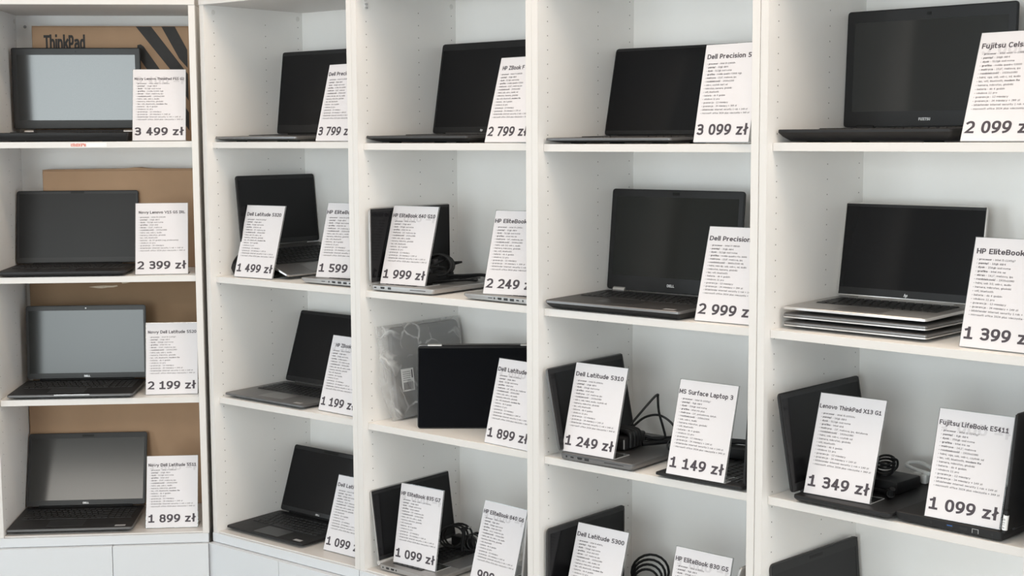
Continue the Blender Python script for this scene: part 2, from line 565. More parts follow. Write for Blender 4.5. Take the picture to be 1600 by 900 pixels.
    if ch in 'ćśóń':
        P.append([(Mx - .02, .66), (Mx + .08, .74)])
    if ch == 'ż':
        P.append([(Mx, .68), (Mx, .69)])
    if ch in 'ąę':
        P.append([(Rr - .02, B - .02), (Rr - .06, De + .10), (Rr, De + .04)])
    vs, fs = [], []
    fat = 1.9 if ch == '•' else 1.0
    for lay, path in enumerate(P):
        closed = path[-1] == 'closed'
        butt = path[-1] == 'butt'
        pts = [Vector((x / wx, y / wy)) for x, y in (path[:-1] if closed or butt else path)]
        pts = [p for i, p in enumerate(pts) if i == 0 or (p - pts[i - 1]).length > 1e-4]
        if closed and (pts[0] - pts[-1]).length < 1e-4:
            pts.pop()
        if len(pts) < 2:
            continue
        if not closed and not butt:
            pts[0] = pts[0] - (pts[1] - pts[0]).normalized() * .5
            pts[-1] = pts[-1] + (pts[-1] - pts[-2]).normalized() * .5
        n = len(pts)
        b0 = len(vs)
        for i in range(n):
            d0 = (pts[i] - pts[i - 1]).normalized() if (i > 0 or closed) else None
            d1 = (pts[(i + 1) % n] - pts[i]).normalized() if (i < n - 1 or closed) else None
            d0 = d0 or d1
            d1 = d1 or d0
            n0, n1 = Vector((-d0.y, d0.x)), Vector((-d1.y, d1.x))
            m = n0 + n1
            m = m / max(.35, m.dot(n0)) if m.length > 1e-6 else n0
            if m.length > 1.9:
                m = m.normalized() * 1.9
            for sg in (.5, -.5):
                v = pts[i] + m * (sg * fat)
                vs.append((v.x * wx, v.y * wy, lay))
        for i in range(n if closed else n - 1):
            j = (i + 1) % n
            fs.append((b0 + 2 * i, b0 + 2 * i + 1, b0 + 2 * j + 1, b0 + 2 * j))
    gap = .075 if bold else .088
    if ch in 'vwyxkVTXA':
        gap -= .03
    FONT[k] = (vs, fs, wid + gap)
    return FONT[k]


def text_runs(runs, res):
    """[(string, bold)] -> flat verts, faces, width, in em units"""
    V, F, x = [], [], 0.0
    for s, b in runs:
        for ch in s:
            vs, fs, adv = glyph(ch, b, res)
            n = len(V)
            V += [(x + px, py, l) for px, py, l in vs]
            F += [tuple(n + i for i in f) for f in fs]
            x += adv
    return V, F, x - .08


def cap_height():
    return .727


def put_text(mb, runs, x, y, width, height, place, res=2, mi=0, flip=False, em=None, shear=0.0):
    """width = total width in metres (None keeps em scale); height = cap height in metres"""
    V, F, wd = text_runs(runs, res)
    sy = height / cap_height()
    sx = (width / wd) if width else (em or sy)
    vs = []
    for px, py, lay in V:
        yy = py * sy
        vs.append(place(x + px * sx + shear * yy, y + (height - yy if flip else yy), lay * 4e-5))
    mb.add(vs, F, mi)
    return wd * sx


# ------------------------------------------------------------------ the place
ZT = 0.3688 + CAM_Z            # underside of the top panels
ZB = -1.1448 + CAM_Z           # top of the base cabinets
W, D, TP, TS, REC = 0.6, 0.374, 0.018, 0.0173, 0.0199
UNITS = {1: (-1.48319, 4.03678, 0.08476), 2: (-0.87477, 4.09727, -0.6789), 3: (-0.40766, 3.71965, -0.71004),
         4: (0.04725, 3.3276, -0.70878), 5: (0.50432, 2.93596, -0.77452)}
SHELF = {1: (-.0108, -.39344, -.74639, -1.14055), 2: (-.01348, -.39676, -.74711, -1.1405), 3: (-.01727, -.39898, -.74889, -1.1405),
         4: (-.01943, -.40071, -.75212, -1.1405), 5: (-.01654, -.39997, -.75085, -1.1405)}


def UT(u, a=0, d=0, z=0, rz=0):
    x, y, A = UNITS[u]
    return Matrix.Translation((x, y, 0)) @ Matrix.Rotation(A, 4, 'Z') @ Matrix.Translation((a, d, z)) @ Matrix.Rotation(rz, 4, 'Z')


def top_of(u, s):
    return SHELF[u][s] + CAM_Z


structure(MB().box(-5, 5, -3.6, 8, -0.1, 0).obj('floor', 'floor'))
structure(MB().box(-5, 5, -3.6, 8, 3.0, 3.1).obj('ceiling', 'ceil'))
# wall behind the four angled bookcases and the one behind the left bookcase
mb = MB()
mb.box(-0.76, 4.0, 0.43, 0.5, 0, 3.0, T=UT(3))
structure(mb.obj('wall_back', 'wall'))
mb = MB()
mb.box(-3.6, 0.95, 0.40, 0.47, 0, 3.0, T=UT(1))
structure(mb.obj('wall_left', 'wall'))
# shop front behind the camera and the street side on the left, each with a wide window opening
mb = MB()
mb.box(-5, -3.2, -3.6, -3.45, 0, 3.0)
mb.box(-1.2, 5, -3.6, -3.45, 0, 3.0)
mb.box(-3.2, -1.2, -3.6, -3.45, 0, 0.28)
mb.box(-3.2, -1.2, -3.6, -3.45, 2.42, 3.0)
structure(mb.obj('wall_front', 'wall'))
mb = MB()
mb.box(-5, -4.85, -3.45, -2.42, 0, 3.0)
mb.box(-5, -4.85, 0.42, 2.28, 0, 3.0)
mb.box(-5, -4.85, 3.62, 4.4, 0, 3.0)
mb.box(-5, -4.85, -2.42, 0.42, 0, 0.18)
mb.box(-5, -4.85, -2.42, 0.42, 2.72, 3.0)
mb.box(-5, -4.85, 2.28, 3.62, 0, 0.20)
mb.box(-5, -4.85, 2.28, 3.62, 2.0, 3.0)
structure(mb.obj('wall_side', 'wall'))
mb = MB()
for x in (-3.2, -1.25):
    mb.box(x, x + 0.05, -3.5, -3.44, 0.28, 2.42)
mb.box(-3.2, -1.2, -3.5, -3.44, 0.28, 0.30)
mb.box(-3.2, -1.2, -3.5, -3.44, 2.40, 2.42)
structure(mb.obj('window_1', 'frame'))
for n, y0, y1, z0, z1 in ((2, -2.42, 0.42, 0.18, 2.72), (3, 2.28, 3.62, 0.20, 2.0)):
    mb = MB()
    for y in (y0, y1 - 0.05):
        mb.box(-4.9, -4.84, y, y + 0.05, z0, z1)
    mb.box(-4.9, -4.84, y0, y1, z0, z0 + 0.03)
    mb.box(-4.9, -4.84, y0, y1, z1 - 0.03, z1)
    structure(mb.obj('window_%d' % n, 'frame'))

# ------------------------------------------------------------------ bookcases
UNIT_LABEL = {1: 'white bookcase at the far left, turned towards the camera, brown boxes on its shelves',
              2: 'white bookcase right of the dark corner gap, second from the left',
              3: 'white bookcase holding the plastic-wrapped grey sleeve, middle of the row',
              4: 'white bookcase fourth from the left, with the 3 099 zł sign at its top',
              5: 'white bookcase nearest the camera at the right edge, with the stacked silver laptops'}
HZ0, HP = 0.2926 + CAM_Z, 0.0324


def disc(mb, x, y, z, nx, r, n=8, mi=1):
    mb.add([(x, y + r * math.cos(2 * math.pi * k / n), z + r * math.sin(2 * math.pi * k / n)) for k in range(n)],
           [tuple(range(n))], mi)


for u in UNITS:
    root = empty('bookcase', UT(u), UNIT_LABEL[u], 'bookcase', 'white bookcases along the wall')
    for side in (0, 1):
        mb = MB()
        x0 = 0.0 if side == 0 else W - TP
        mb.box(x0, x0 + TP, 0.0011, D + 0.004, ZB, ZT)
        mb.bbox(x0, x0 + TP, 0, 0.0011, ZB, ZT, 0.0005, mi=2)
        xi = TP + 0.0002 if side == 0 else W - TP - 0.0002
        for k in range(-1, 46):
            z = HZ0 - HP * k
            if z < ZB + 0.03:
                break
            for d in (0.0359, 0.2276, 0.3560):
                if not (u == 3 and k == -1 and d < 0.1 and side == 0):
                    disc(mb, xi, d, z, 1, 0.0015)
        o = mb.obj('side_panel', ['board', 'hole', 'edge'], root)
    mb = MB().box(TP, W - TP, D, D + 0.004, ZB, ZT)
    back = mb.obj('back_panel', 'board', root)
    if u == 1:
        MB().cyl((0.0445, D, 0.3352 + CAM_Z), (0.0445, D - 0.002, 0.3352 + CAM_Z), 0.0048, 0.0044, 14).obj('screw_cap', 'capgrey', back)
    MB().bbox(0.0, W, -0.003, D + 0.004, ZT, ZT + 0.026, 0.001).obj('top_panel', 'edge', root)
    mb = MB().bbox(TP + 0.0006, W - TP - 0.0006, 0.004, D, ZB + 0.0002, SHELF[u][3] + CAM_Z, 0.0008)
    mb.obj('bottom_panel', 'edge', root)
    for s in range(3):
        zt = top_of(u, s)
        mb = MB().box(TP + 0.0008, W - TP - 0.0008, REC + 0.0011, D - 0.001, zt - TS, zt)
        mb.bbox(TP + 0.0008, W - TP - 0.0008, REC, REC + 0.0011, zt - TS, zt, 0.0005, mi=1)
        mb.obj('shelf', ['board', 'edge'], root)
    for d in (0.0345, 0.3555):
        MB().cyl((TP - 0.0005, d, 0.350 + CAM_Z), (TP + 0.0012, d, 0.350 + CAM_Z), 0.0075, 0.007, 16).obj('cover_cap', 'cap', root)
    if u == 3:
        for dz in (0.0045, -0.0045):
            MB().cyl((TP - 0.0005, 0.035, 0.3315 + dz + CAM_Z), (TP + 0.006, 0.035, 0.3315 + dz + CAM_Z), 0.0028, n=10).obj('shelf_pin', 'steel', root)

    # base cabinet below
    lab = {1: 'white base cabinet with two doors under the far left bookcase',
           2: 'white base cabinet under the second bookcase from the left',
           3: 'white base cabinet under the middle bookcase of the row',
           4: 'white base cabinet under the fourth bookcase from the left',
           5: 'white base cabinet under the bookcase nearest the camera'}[u]
    rb = empty('base_cabinet', UT(u), lab, 'cabinet', 'white base cabinets under the bookcases')
    MB().bbox(0.001, W - 0.001, -0.0035, D + 0.004, ZB - 0.0268, ZB, 0.001).obj('top_panel', 'door', rb)
    zc = ZB - 0.0270
    mb = MB()
    mb.box(0.001, 0.019, 0.0, D, 0.06, zc)
    mb.box(W - 0.019, W - 0.001, 0.0, D, 0.06, zc)
    mb.box(0.019, W - 0.019, 0.0, D, 0.06, 0.078)
    mb.box(0.019, W - 0.019, D - 0.006, D, 0.078, zc)
    mb.obj('carcass', 'board', rb)
    MB().box(0.003, W - 0.003, 0.03, 0.045, 0, 0.06).obj('plinth', 'board', rb)
    seam = 0.326 if u == 1 else 0.3
    for x0, x1 in ((0.001, seam - 0.0007), (seam + 0.0007, W - 0.001)):
        MB().bbox(x0, x1, -0.0195, -0.0015, 0.065, zc - 0.0005, 0.0009).obj('door', 'door', rb)

# peeled price strip stuck on the front edge of the upper left shelf
sz = top_of(1, 0)
st = empty('shelf_sticker', UT(1, 0.2421, REC - 0.0002, sz - 0.0095),
           'small red and white worn sticker strip on the front edge of the top left shelf', 'sticker')
MB().box(0, 0.1005, -0.0004, 0, -0.0055, 0.0062).obj('strip', 'label', st)
mb = MB()
x = 0.001
while x < 0.041:
    wd = random.uniform(0.001, 0.0035)
    for z0 in (-0.004, 0.0006):
        if random.random() < 0.85:
            mb.box(x, x + wd, -0.0007, -0.0004, z0, z0 + random.uniform(0.003, 0.005))
    x += wd + random.uniform(0.0003, 0.0012)
mb.obj('red_print', 'red', st)

# ------------------------------------------------------------------ price signs
SPEC_W, SPEC_H = 0.148, 0.210


def kv(k, v):
    return [('• ', False), (k, True), (' - ' + v, False)]


def ln(s, bold=''):
    r = [('• ', False), (s, False)]
    if bold:
        r.append((bold, True))
    return r


def spec(cpu, ram, disk, gpu, scr, res, io, l8, l9, bat='do 4 godzin', w24='149', scrname='matryca', swap=False):
    a = [kv('procesor', cpu), kv('pamięć', ram), kv('dysk', disk), kv('grafika', gpu), kv(scrname, scr), kv('rozdzielczość', res),
         ln(io), l8, l9, ln('bateria - ' + bat), ln('windows 11 pro'), ln('gwarancja - 12 miesięcy')]
    if w24:
        a.append(ln('gwarancja - 24 miesięcy + ' + w24 + ' zł'))
    else:
        a[-1] = ln('gwarancja - 24 miesiące')
    a += [ln('bitdefender internet security 1 rok + 149 zł'), ln('microsoft office 2024 plus wieczysta + 349 zł')]
    return a


KM = ln('kamera, mikrofon, głośniki')
MK = ln('mikrofon, kamera, głośniki')
LW = ln('lan, wifi, bluetooth')
WB = ln('wifi, bluetooth')
LM = ln('lan, wifi, bluetooth, ', 'modem lte')

# key: (unit, shelf, pose (u, d, dz, yaw, lean), heading, heading x0, heading width, price, show-through, spec, label)
SIGNS = {
 '11': (1, 0, (.4119, .0337, .0015, 1.32, 14.76), 'Nowy Lenovo ThinkPad P15 G2', .03, .94, '3 499 zł', 1,
        spec('intel xeon w-11855m', '16gb ddr4', '512gb ssd nvme', 'nvidia t1200 4gb', '15,6", matowa, ips', '1920x1080', 'hdmi, usb, usb-c, audio', KM, LM, w24='349', scrname='ekran'),
        'price sign reading 3 499 zł on the top left shelf'),
 '12': (1, 1, (.4059, .0455, .001, 2.53, 15.08), 'Nowy Lenovo V15 G5 IRL', .06, .89, '2 399 zł', 0,
        spec('intel i5-13420h', '16gb ddr5', '512gb ssd nvme', 'intel uhd', '15,6", matowa', '1920x1080', 'hdmi, usb, usb-c, audio', KM, LW, 'do 10 godzin (wg. producenta)', None, scrname='ekran'),
        'price sign reading 2 399 zł beside the plain brown box'),
 '13': (1, 2, (.4224, .0579, .0011, .99, 13.31), 'Nowy Dell Latitude 5520', .035, .94, '2 199 zł', 0,
        spec('intel i5-1145g7', '16gb ddr4', '256gb ssd nvme', 'intel iris xe', '15,6", matowa, ips', '1920x1080', 'hdmi, usb, usb-c, audio', KM, LM, w24='249', scrname='ekran'),
        'price sign reading 2 199 zł on the third shelf of the far left bookcase'),
 '14': (1, 3, (.4125, .047, .0013, -.41, 14.39), 'Nowy Dell Latitude 5511', .03, .94, '1 899 zł', 1,
        spec('intel i7-10850h', '16gb ddr4', '512gb ssd nvme', 'intel uhd', '15,6", matowa, ips', '1920x1080', 'hdmi, usb, usb-c, audio', KM, LM, w24='249', scrname='ekran'),
        'price sign reading 1 899 zł on the lowest shelf of the far left bookcase'),
 '21': (2, 0, (.4256, .0337, .0014, -5.1, 14.81), 'Dell Precision 5', .03, .80, '3 799 zł', 0,
        spec('intel i7-11850h', '32gb ddr4', '512gb ssd nvme', 'nvidia rtx a2000', '15,6", matowa', '1920x1200', 'hdmi, mini dp, usb 3.1, audio', KM, LW, w24='349'),
        'price sign reading 3 799 zł, half hidden behind the bookcase upright'),
 '22a': (2, 1, (.0765, .037, .0016, 4.15, 16.78), 'Dell Latitude 5320', .04, .90, '1 499 zł', 0,
         spec('intel i5-1145g7', '16gb ddr4', '512gb ssd nvme', 'intel iris xe', '13", matowa, ips', '1920x1080', 'hdmi, usb 3.0, usb-c, sd', KM, LM, w24='149'),
         'price sign reading 1 499 zł in front of the tilted laptop'),
 '22b': (2, 1, (.3958, .0532, .0168, 10.88, 18.37), 'HP EliteBook 6', .01, .74, '1 599 zł', 0,
         spec('intel i5-1245u', '16gb ddr4', '256gb ssd nvme', 'intel iris xe', '14", matowa, ips', '1920x1080', 'hdmi, usb 3.0, usb-c, audio', KM, LW, w24='149'),
         'price sign reading 1 599 zł standing on the edge of a silver laptop'),
 '23': (2, 2, (.3955, .0529, .0012, -3.5, 16.5), 'HP ZBook', .13, .42, '1 199 zł', 1,
        spec('intel i7-9750h', '16gb ddr4', '256gb ssd nvme', 'nvidia quadro', '15", matowa, ips', '1920x1080', 'hdmi, usb, usb 3.0, usb-c, audio', KM, LW, w24='149'),
        'price sign reading 1 199 zł on the third shelf of the second bookcase'),
 '24': (2, 3, (.4003, .0574, .0015, -.81, 17.95), 'Dell Latitude', .03, .66, '1 099 zł', 0,
        spec('intel i5-8365u', '8gb ddr4', '256gb ssd nvme', 'intel uhd', '14,1", matowa', '1920x1080', 'hdmi, usb, usb-c, audio, sd', KM, WB, w24='149'),
        'price sign reading 1 099 zł on the bottom shelf of the second bookcase'),
 '31': (3, 0, (.4239, .0337, .0012, -6.88, 15.73), 'HP ZBook F', .08, .52, '2 799 zł', 0,
        spec('intel i7-10850h', '32gb ddr4', '512gb ssd nvme', 'nvidia quadro t2000', '15,6", matowa, ips', '1920x1080', 'hdmi, usb, usb-c, audio, sd', MK, LM, w24='279'),
        'price sign reading 2 799 zł on the top shelf of the middle bookcase'),
 '32a': (3, 1, (.0448, .0459, .0175, 5.81, 17.28), 'HP EliteBook 640 G10', .02, .94, '1 999 zł', 1,
         spec('intel i5-1345u', '16gb ddr4', '256gb ssd nvme', 'intel iris xe', '14", matowa, ips', '1920x1080', 'hdmi, usb, usb-c, audio', KM, LW, w24='199'),
         'price sign reading 1 999 zł standing on a silver laptop'),
 '32b': (3, 1, (.4146, .034, .0169, 10.21, 18.23), 'HP EliteBook 6', .015, .70, '2 249 zł', 0,
         spec('intel i5-1345u', '32gb ddr4', '512gb ssd nvme', 'intel iris xe', '14", matowa, ips', '1920x1080', 'hdmi, usb 3.0, usb-c, audio', KM, LW, w24='209'),
         'price sign reading 2 249 zł standing on a silver laptop beside the upright'),
 '33': (3, 2, (.4189, .0306, .0009, -4.28, 15.01), 'Dell Latitude', .02, .66, '1 899 zł', 1,
        spec('intel i5-10310u', '16gb ddr4', '512gb ssd nvme', 'intel uhd', '14", dotyk, ips, matowa', '1920x1080', 'hdmi, usb, usb-c, sd, audio', KM, LM, w24='249'),
        'price sign reading 1 899 zł beside the laptop folded like a tent'),
 '34a': (3, 3, (.0684, .0564, .0176, 2.07, 10.19), 'HP EliteBook 835 G7', .02, .93, '1 099 zł', 1,
         spec('amd ryzen 5 pro 4650u', '16gb ddr4', '256gb ssd nvme', 'amd radeon', '13", matowa, ips', '1920x1080', 'hdmi, usb 3.0, usb-c, audio', KM, WB, w24='149'),
         'price sign reading 1 099 zł on a silver laptop, bottom of the middle bookcase'),
 '34b': (3, 3, (.342, .0548, .017, -3.7, 16.56), 'HP EliteBook 840 G6', .02, .95, '999 zł', 1,
         spec('intel i5-8365u', '8gb ddr4', '256gb ssd nvme', 'intel uhd 620', '14,1", matowa, ips', '1920x1080', 'hdmi, usb 3.0, usb-c, sd, audio', KM, WB, w24='149', scrname='ekran'),
         'right-hand price sign on the bottom shelf of the middle bookcase, its price cut off'),
 '41': (4, 0, (.4225, .0293, .0032, -7.44, 11.29), 'Dell Precision 5', .05, .80, '3 099 zł', 0,
        spec('intel i5-12600h', '32gb ddr4', '512gb ssd nvme', 'nvidia quadro t2000 4gb', '15,6", matowa, ips', '1920x1200', 'usb-c, czytnik kart sd', MK, WB, 'do 9 godzin', '309'),
        'price sign reading 3 099 zł in front of the thin black laptop'),
 '42': (4, 1, (.4213, .0419, .001, 1.72, 17.02), 'Dell Precision', .03, .68, '2 999 zł', 0,
        spec('intel i7-9850h', '32gb ddr4', '512gb ssd nvme', 'nvidia quadro rtx 3000', '15,6", matowa, ips', '3840x2160 4k', 'hdmi, mini dp, usb, usb-c, sd, audio', MK, LW, w24='299'),
        'price sign reading 2 999 zł beside the thick grey-edged laptop'),
 '43a': (4, 2, (.0676, .0241, .0192, .62, 15.93), 'Dell Latitude 5310', .03, .92, '1 249 zł', 0,
         spec('intel i5-10310u', '16gb ddr4', '256gb ssd nvme', 'intel uhd', '13", matowa, ips', '1920x1080', 'usb-c, usb, hdmi, audio, czytnik sd', KM, LW, w24='149'),
         'price sign reading 1 249 zł left of the wrapped black charger'),
 '43b': (4, 2, (.3694, .0125, .0128, .19, 15.55), 'MS Surface Laptop 3', .01, .93, '1 149 zł', 0,
         spec('intel i5-1035g7', '8gb ddr4', '256gb ssd nvme', 'intel iris plus', '13", połyskowa, dotyk', '2256x1504', 'usb, usb-c, audio', KM, WB, w24='149'),
         'price sign reading 1 149 zł right of the wrapped black charger'),
 '44a': (4, 3, (.058, .0362, .0191, .06, 17.96), 'Dell Latitude 5300', .02, .93, '999 zł', 0,
         spec('intel i5-8365u', '8gb ddr4', '256gb ssd nvme', 'intel uhd 620', '13", matowa, ips', '1920x1080', 'hdmi, usb-c, usb, audio, sd', KM, LM, w24='149', scrname='ekran'),
         'price sign cut by the bottom edge, left of the coiled cable'),
 '44b': (4, 3, (.3512, .0251, .0169, -.67, 15.9), 'HP EliteBook 830 G5', .02, .94, '899 zł', 1,
         spec('intel i5-8350u', '8gb ddr4', '256gb ssd nvme', 'intel uhd 620', '13", matowa, ips', '1920x1080', 'hdmi, usb-c, usb, audio', KM, WB, w24='149', scrname='ekran'),
         'price sign of which only the heading shows, right of the coiled cable at the bottom'),
 '51': (5, 0, (.4186, .0364, .0015, -5.28, 17.55), 'Fujitsu Celsius', .04, .70, '2 099 zł', 1,
        spec('intel xeon w-10885m', '16gb ddr4', '512gb ssd nvme', 'nvidia quadro t2000', '15,6", matowa, ips', '1920x1080', 'hdmi, vga, usb, usb-c, sd, audio', LM, KM, w24='289'),
        'price sign reading 2 099 zł at the top right corner'),
 '52': (5, 1, (.4214, .0496, .0015, -1.43, 14.66), 'HP EliteBook', .04, .64, '1 399 zł', 0,
        spec('intel i5-1145g7', '16gb ddr4', '256gb ssd nvme', 'intel iris xe', '14,1", matowy, ips', '1920x1080', 'hdmi, usb 3.0, usb-c, audio', KM, WB, w24='149', scrname='ekran'),
        'price sign reading 1 399 zł beside the stack of silver laptops'),
 '53a': (5, 2, (.0946, .0364, .0178, 2.71, 18.21), 'Lenovo ThinkPad X13 G1', .015, .94, '1 349 zł', 0,
         spec('intel i5-10310u', '16gb ddr4', '512gb ssd nvme', 'intel uhd', '13", matowa, ips, dotykowa', '1920x1080', 'hdmi, usb, usb-c, czytnik sd', KM, WB, w24='149'),
         'price sign reading 1 349 zł standing on a black laptop'),
 '53b': (5, 2, (.3712, .0271, .0213, 2.0, 15.32), 'Fujitsu LifeBook E5411', .02, .93, '1 099 zł', 1,
         spec('intel i5-1145g7', '8gb ddr4', '256gb ssd nvme', 'intel iris xe', '14,1", matowa', '1920x1080', 'hdmi, vga, usb, usb-c, czytnik sd', LM, KM, w24='149'),
         'large price sign reading 1 099 zł at the lower right'),
}


def price_sign(key):
    u, s, (a, d, dz, yaw, lean), head, hx, hw, price, ghost, lines, label = SIGNS[key]
    root = empty('price_sign', UT(u, a, d, top_of(u, s) + dz, R(yaw)), label, 'price sign', 'acrylic price signs on the shelves')
    sn, cs = math.sin(R(lean)), math.cos(R(lean))
    Wd, Ht = SPEC_W, SPEC_H

    def P3(x, v, n=0.0):        # x along, v up the panel, n towards the viewer
        return (x, v * sn - n * cs, v * cs + n * sn)

    def slab(mb, x0, x1, v0, v1, n0, n1, mi=0, edge=0):
        vs = [P3(x, v, n) for n in (n0, n1) for x, v in ((x0, v0), (x1, v0), (x1, v1), (x0, v1))]
        mb.add(vs, [(3, 2, 1, 0), (4, 5, 6, 7)], mi)
        mb.add(vs, [(0, 1, 5, 4), (1, 2, 6, 5), (2, 3, 7, 6), (3, 0, 4, 7)], mi + edge)

    mb = MB()
    e = 0.0014
    slab(mb, -e, Wd + e, 0.0008, Ht + e, -0.0030, -0.0012, edge=1)
    fd = 0.062
    fv = [(x, y, z) for z in (-0.0004, 0.0014) for x, y in ((-e, 0.0034), (Wd + e, 0.0034), (Wd + e, fd), (-e, fd))]
    mb.add(fv, [(3, 2, 1, 0), (4, 5, 6, 7)], 0)
    mb.add(fv, [(0, 1, 5, 4), (1, 2, 6, 5), (2, 3, 7, 6), (3, 0, 4, 7)], 1)
    mb.obj('acrylic_stand', ['acrylic', 'acrylicedge'], root)
    mb = MB()
    slab(mb, 0, Wd, 0.0012, Ht, -0.0006, 0.0)
    mb.obj('paper_sheet', 'paper', root)
    N = 0.00025
    mb = MB()
    hh = min(0.0102, 1.12 * .727 * hw * Wd / text_runs([(head, True)], 1)[2])
    put_text(mb, [(head, True)], hx * Wd, 0.853 * Ht, hw * Wd, hh, lambda x, v, e: P3(x, v, N + e), 3)
    mb.obj('heading', 'ink', root)
    mb = MB()
    pw = 0.925 if len(price) > 6 else 0.70
    put_text(mb, [(price, True)], (0.037 if len(price) > 6 else 0.15) * Wd, 0.076 * Ht, pw * Wd, 0.0235, lambda x, v, e: P3(x, v, N + e), 4)
    mb.obj('price', 'ink', root)
    mb = MB()
    wl = text_runs(lines[-1], 1)[2]
    em = 0.885 * Wd / wl
    for i, l in enumerate(lines):
        put_text(mb, l, 0.062 * Wd, (0.795 - 0.0361 * i) * Ht, None, 0.0036, lambda x, v, e: P3(x, v, N + e), 1, em=em)
    mb.obj('specification_text', 'inklight', root)
    if ghost:
        mb = MB()
        put_text(mb, [(price if len(price) > 6 else '1 ' + price[-6:], True)], 0.05 * Wd, 0.80 * Ht, 0.92 * Wd, 0.0215, lambda x, v, e: P3(x, v, N * 0.3 + e * .5), 3, flip=True)
        mb.obj('show_through_print', 'ghost', root)
    return root


# ------------------------------------------------------------------ laptops


def laptop(u, s, pose, dims, label, shell='black', deck=None, lidm=None, bez='bezel', scr='screen', sb=0.012, tb=0.016, chin=0.022,
           corner=0.008, keys=True, numpad=False, pad=True, padm='pad', logo=None, cam=True, hinges=None, ports=(), pside=0, rim=None,
           pitch=0.0, sticker=False, lid_t=0.006, pin=0.012, name='laptop', keym='key', camw=None, lift=0.001, pinf=None, notch=False, kdepth=0.105):
    a, d, dz, yaw, tau = pose
    w_, dp, H, t, tf = dims
    T = UT(u, a, d, top_of(u, s) + dz, R(yaw))
    if pitch:
        T = T @ Matrix.Translation((0, -dp, 0)) @ Matrix.Rotation(R(pitch), 4, 'X') @ Matrix.Translation((0, dp, 0))
    root = empty(name, T, label, 'laptop', 'laptops on display')
    deck = deck or shell
    lidm = lidm or shell
    h = w_ / 2

    def zt(y):
        return t + (t - tf) * y / dp
    # base: rounded plan, thin edge, underside drawn in
    eh = min(0.006, 0.42 * tf)

    def loop(ins, insf, insb, zf, r):
        return [(x, y, zf(y)) for x, y in rrect(-h + ins, h - ins, -dp + insf, -insb, max(0.002, r - ins * 0.3))]
    pf = pinf or pin * 1.6
    lo = 0.25 if ports else 0.55
    loops = [loop(pin, pf, 0.004, lambda y: 0.0026, corner),
             loop(pin * (0.1 if ports else 0.35), pf * 0.32, 0.001, lambda y: 0.0026 + (zt(y) - eh - 0.0026) * lo, corner),
             loop(0, 0, 0, lambda y: zt(y) - eh, corner),
             loop(0, 0, 0, lambda y: zt(y) - 0.0012, corner),
             loop(0.0012, 0.0012, 0.0012, lambda y: zt(y), corner)]
    mb = MB().loft(loops, 0, mis=[1, 1, 2, 2, 0])
    mb.obj('base', [deck, shell, rim or deck], root, smooth=True)
    for fx in (-1, 1):
        for fy in (-dp + 0.05, -0.03):
            MB().bbox(fx * (h - 0.06) - 0.02, fx * (h - 0.06) + 0.02, fy - 0.004, fy + 0.004, 0.0, 0.004, 0.001).obj('rubber_foot', 'rubber', root)
    # keyboard
    kw = w_ * (0.90 if numpad else 0.84)
    y1 = -0.026 if dp > 0.2 else -0.022
    y0 = y1 - kdepth
    if keys:
        mb = MB()
        sl = (t - tf) / dp

        def kbox(x0, x1, ya, yb, za, zb, mi):
            vs = [(x, y, zt(y) + z) for z in (za, zb) for x, y in ((x0, ya), (x1, ya), (x1, yb), (x0, yb))]
            mb.add(vs, [(3, 2, 1, 0), (4, 5, 6, 7), (0, 1, 5, 4), (1, 2, 6, 5), (2, 3, 7, 6), (3, 0, 4, 7)], mi)

        def key(x0, x1, ya, yb):
            g = 0.0014
            b = 0.0008
            x0, x1, ya, yb = x0 + g, x1 - g, ya + g, yb - g
            vs = [(x, y, zt(y) + 0.0003) for x, y in ((x0, ya), (x1, ya), (x1, yb), (x0, yb))] + \
                 [(x, y, zt(y) + 0.0019) for x, y in ((x0 + b, ya + b), (x1 - b, ya + b), (x1 - b, yb - b), (x0 + b, yb - b))]
            mb.add(vs, [(3, 2, 1, 0), (4, 5, 6, 7), (0, 1, 5, 4), (1, 2, 6, 5), (2, 3, 7, 6), (3, 0, 4, 7)], 1)
        kbox(-kw / 2, kw / 2, y0, y1, -0.0004, 0.0003, 0)
        rows = [0.62, 1, 1, 1, 1, 1]
        tot = sum(rows)
        y = y1
        mainw = kw * (0.78 if numpad else 1.0)
        for ri, rh in enumerate(rows):
            hh = kdepth * rh / tot
            if ri == 0:
                ws = [1] * 14
            elif ri == 1:
                ws = [1] * 13 + [1.7]
            elif ri == 2:
                ws = [1.4] + [1] * 12 + [1.3]
            elif ri == 3:
                ws = [1.7] + [1] * 11 + [2.0]
            elif ri == 4:
                ws = [2.2] + [1] * 10 + [2.5]
            else:
                ws = [1.2, 1, 1, 1.1, 5.4, 1.1, 1, 1, 1, 1]
            sc = mainw / sum(ws)
            x = -kw / 2
            for q in ws:
                key(x, x + q * sc, y - hh, y)
                x += q * sc
            if numpad:
                x += 0.003
                nw = (kw / 2 - x) / 4
                for q in range(4):
                    key(x, x + nw, y - hh, y)
                    x += nw
            y -= hh
        mb.obj('keyboard', ['keywell', keym], root)
    if pad:
        cx = -0.02 if numpad else 0
        py1, py0 = y0 - 0.008, max(-dp + 0.008, y0 - 0.072)
        if py1 - py0 > 0.02:
            mb = MB()
            vs = [(x, y, zt(y) + z) for z in (-0.0003, 0.0004) for x, y in rrect(cx - 0.052, cx + 0.052, py0, py1, 0.003, 2)]
            n = len(vs) // 2
            mb.loft([vs[:n], vs[n:]])
            mb.obj('touchpad', padm, root)
    if notch:
        MB().box(-0.045, 0.055, -dp - 0.0006, -dp + 0.003, tf - 0.0022, tf + 0.0002).obj('lid_catch', 'trim', root)
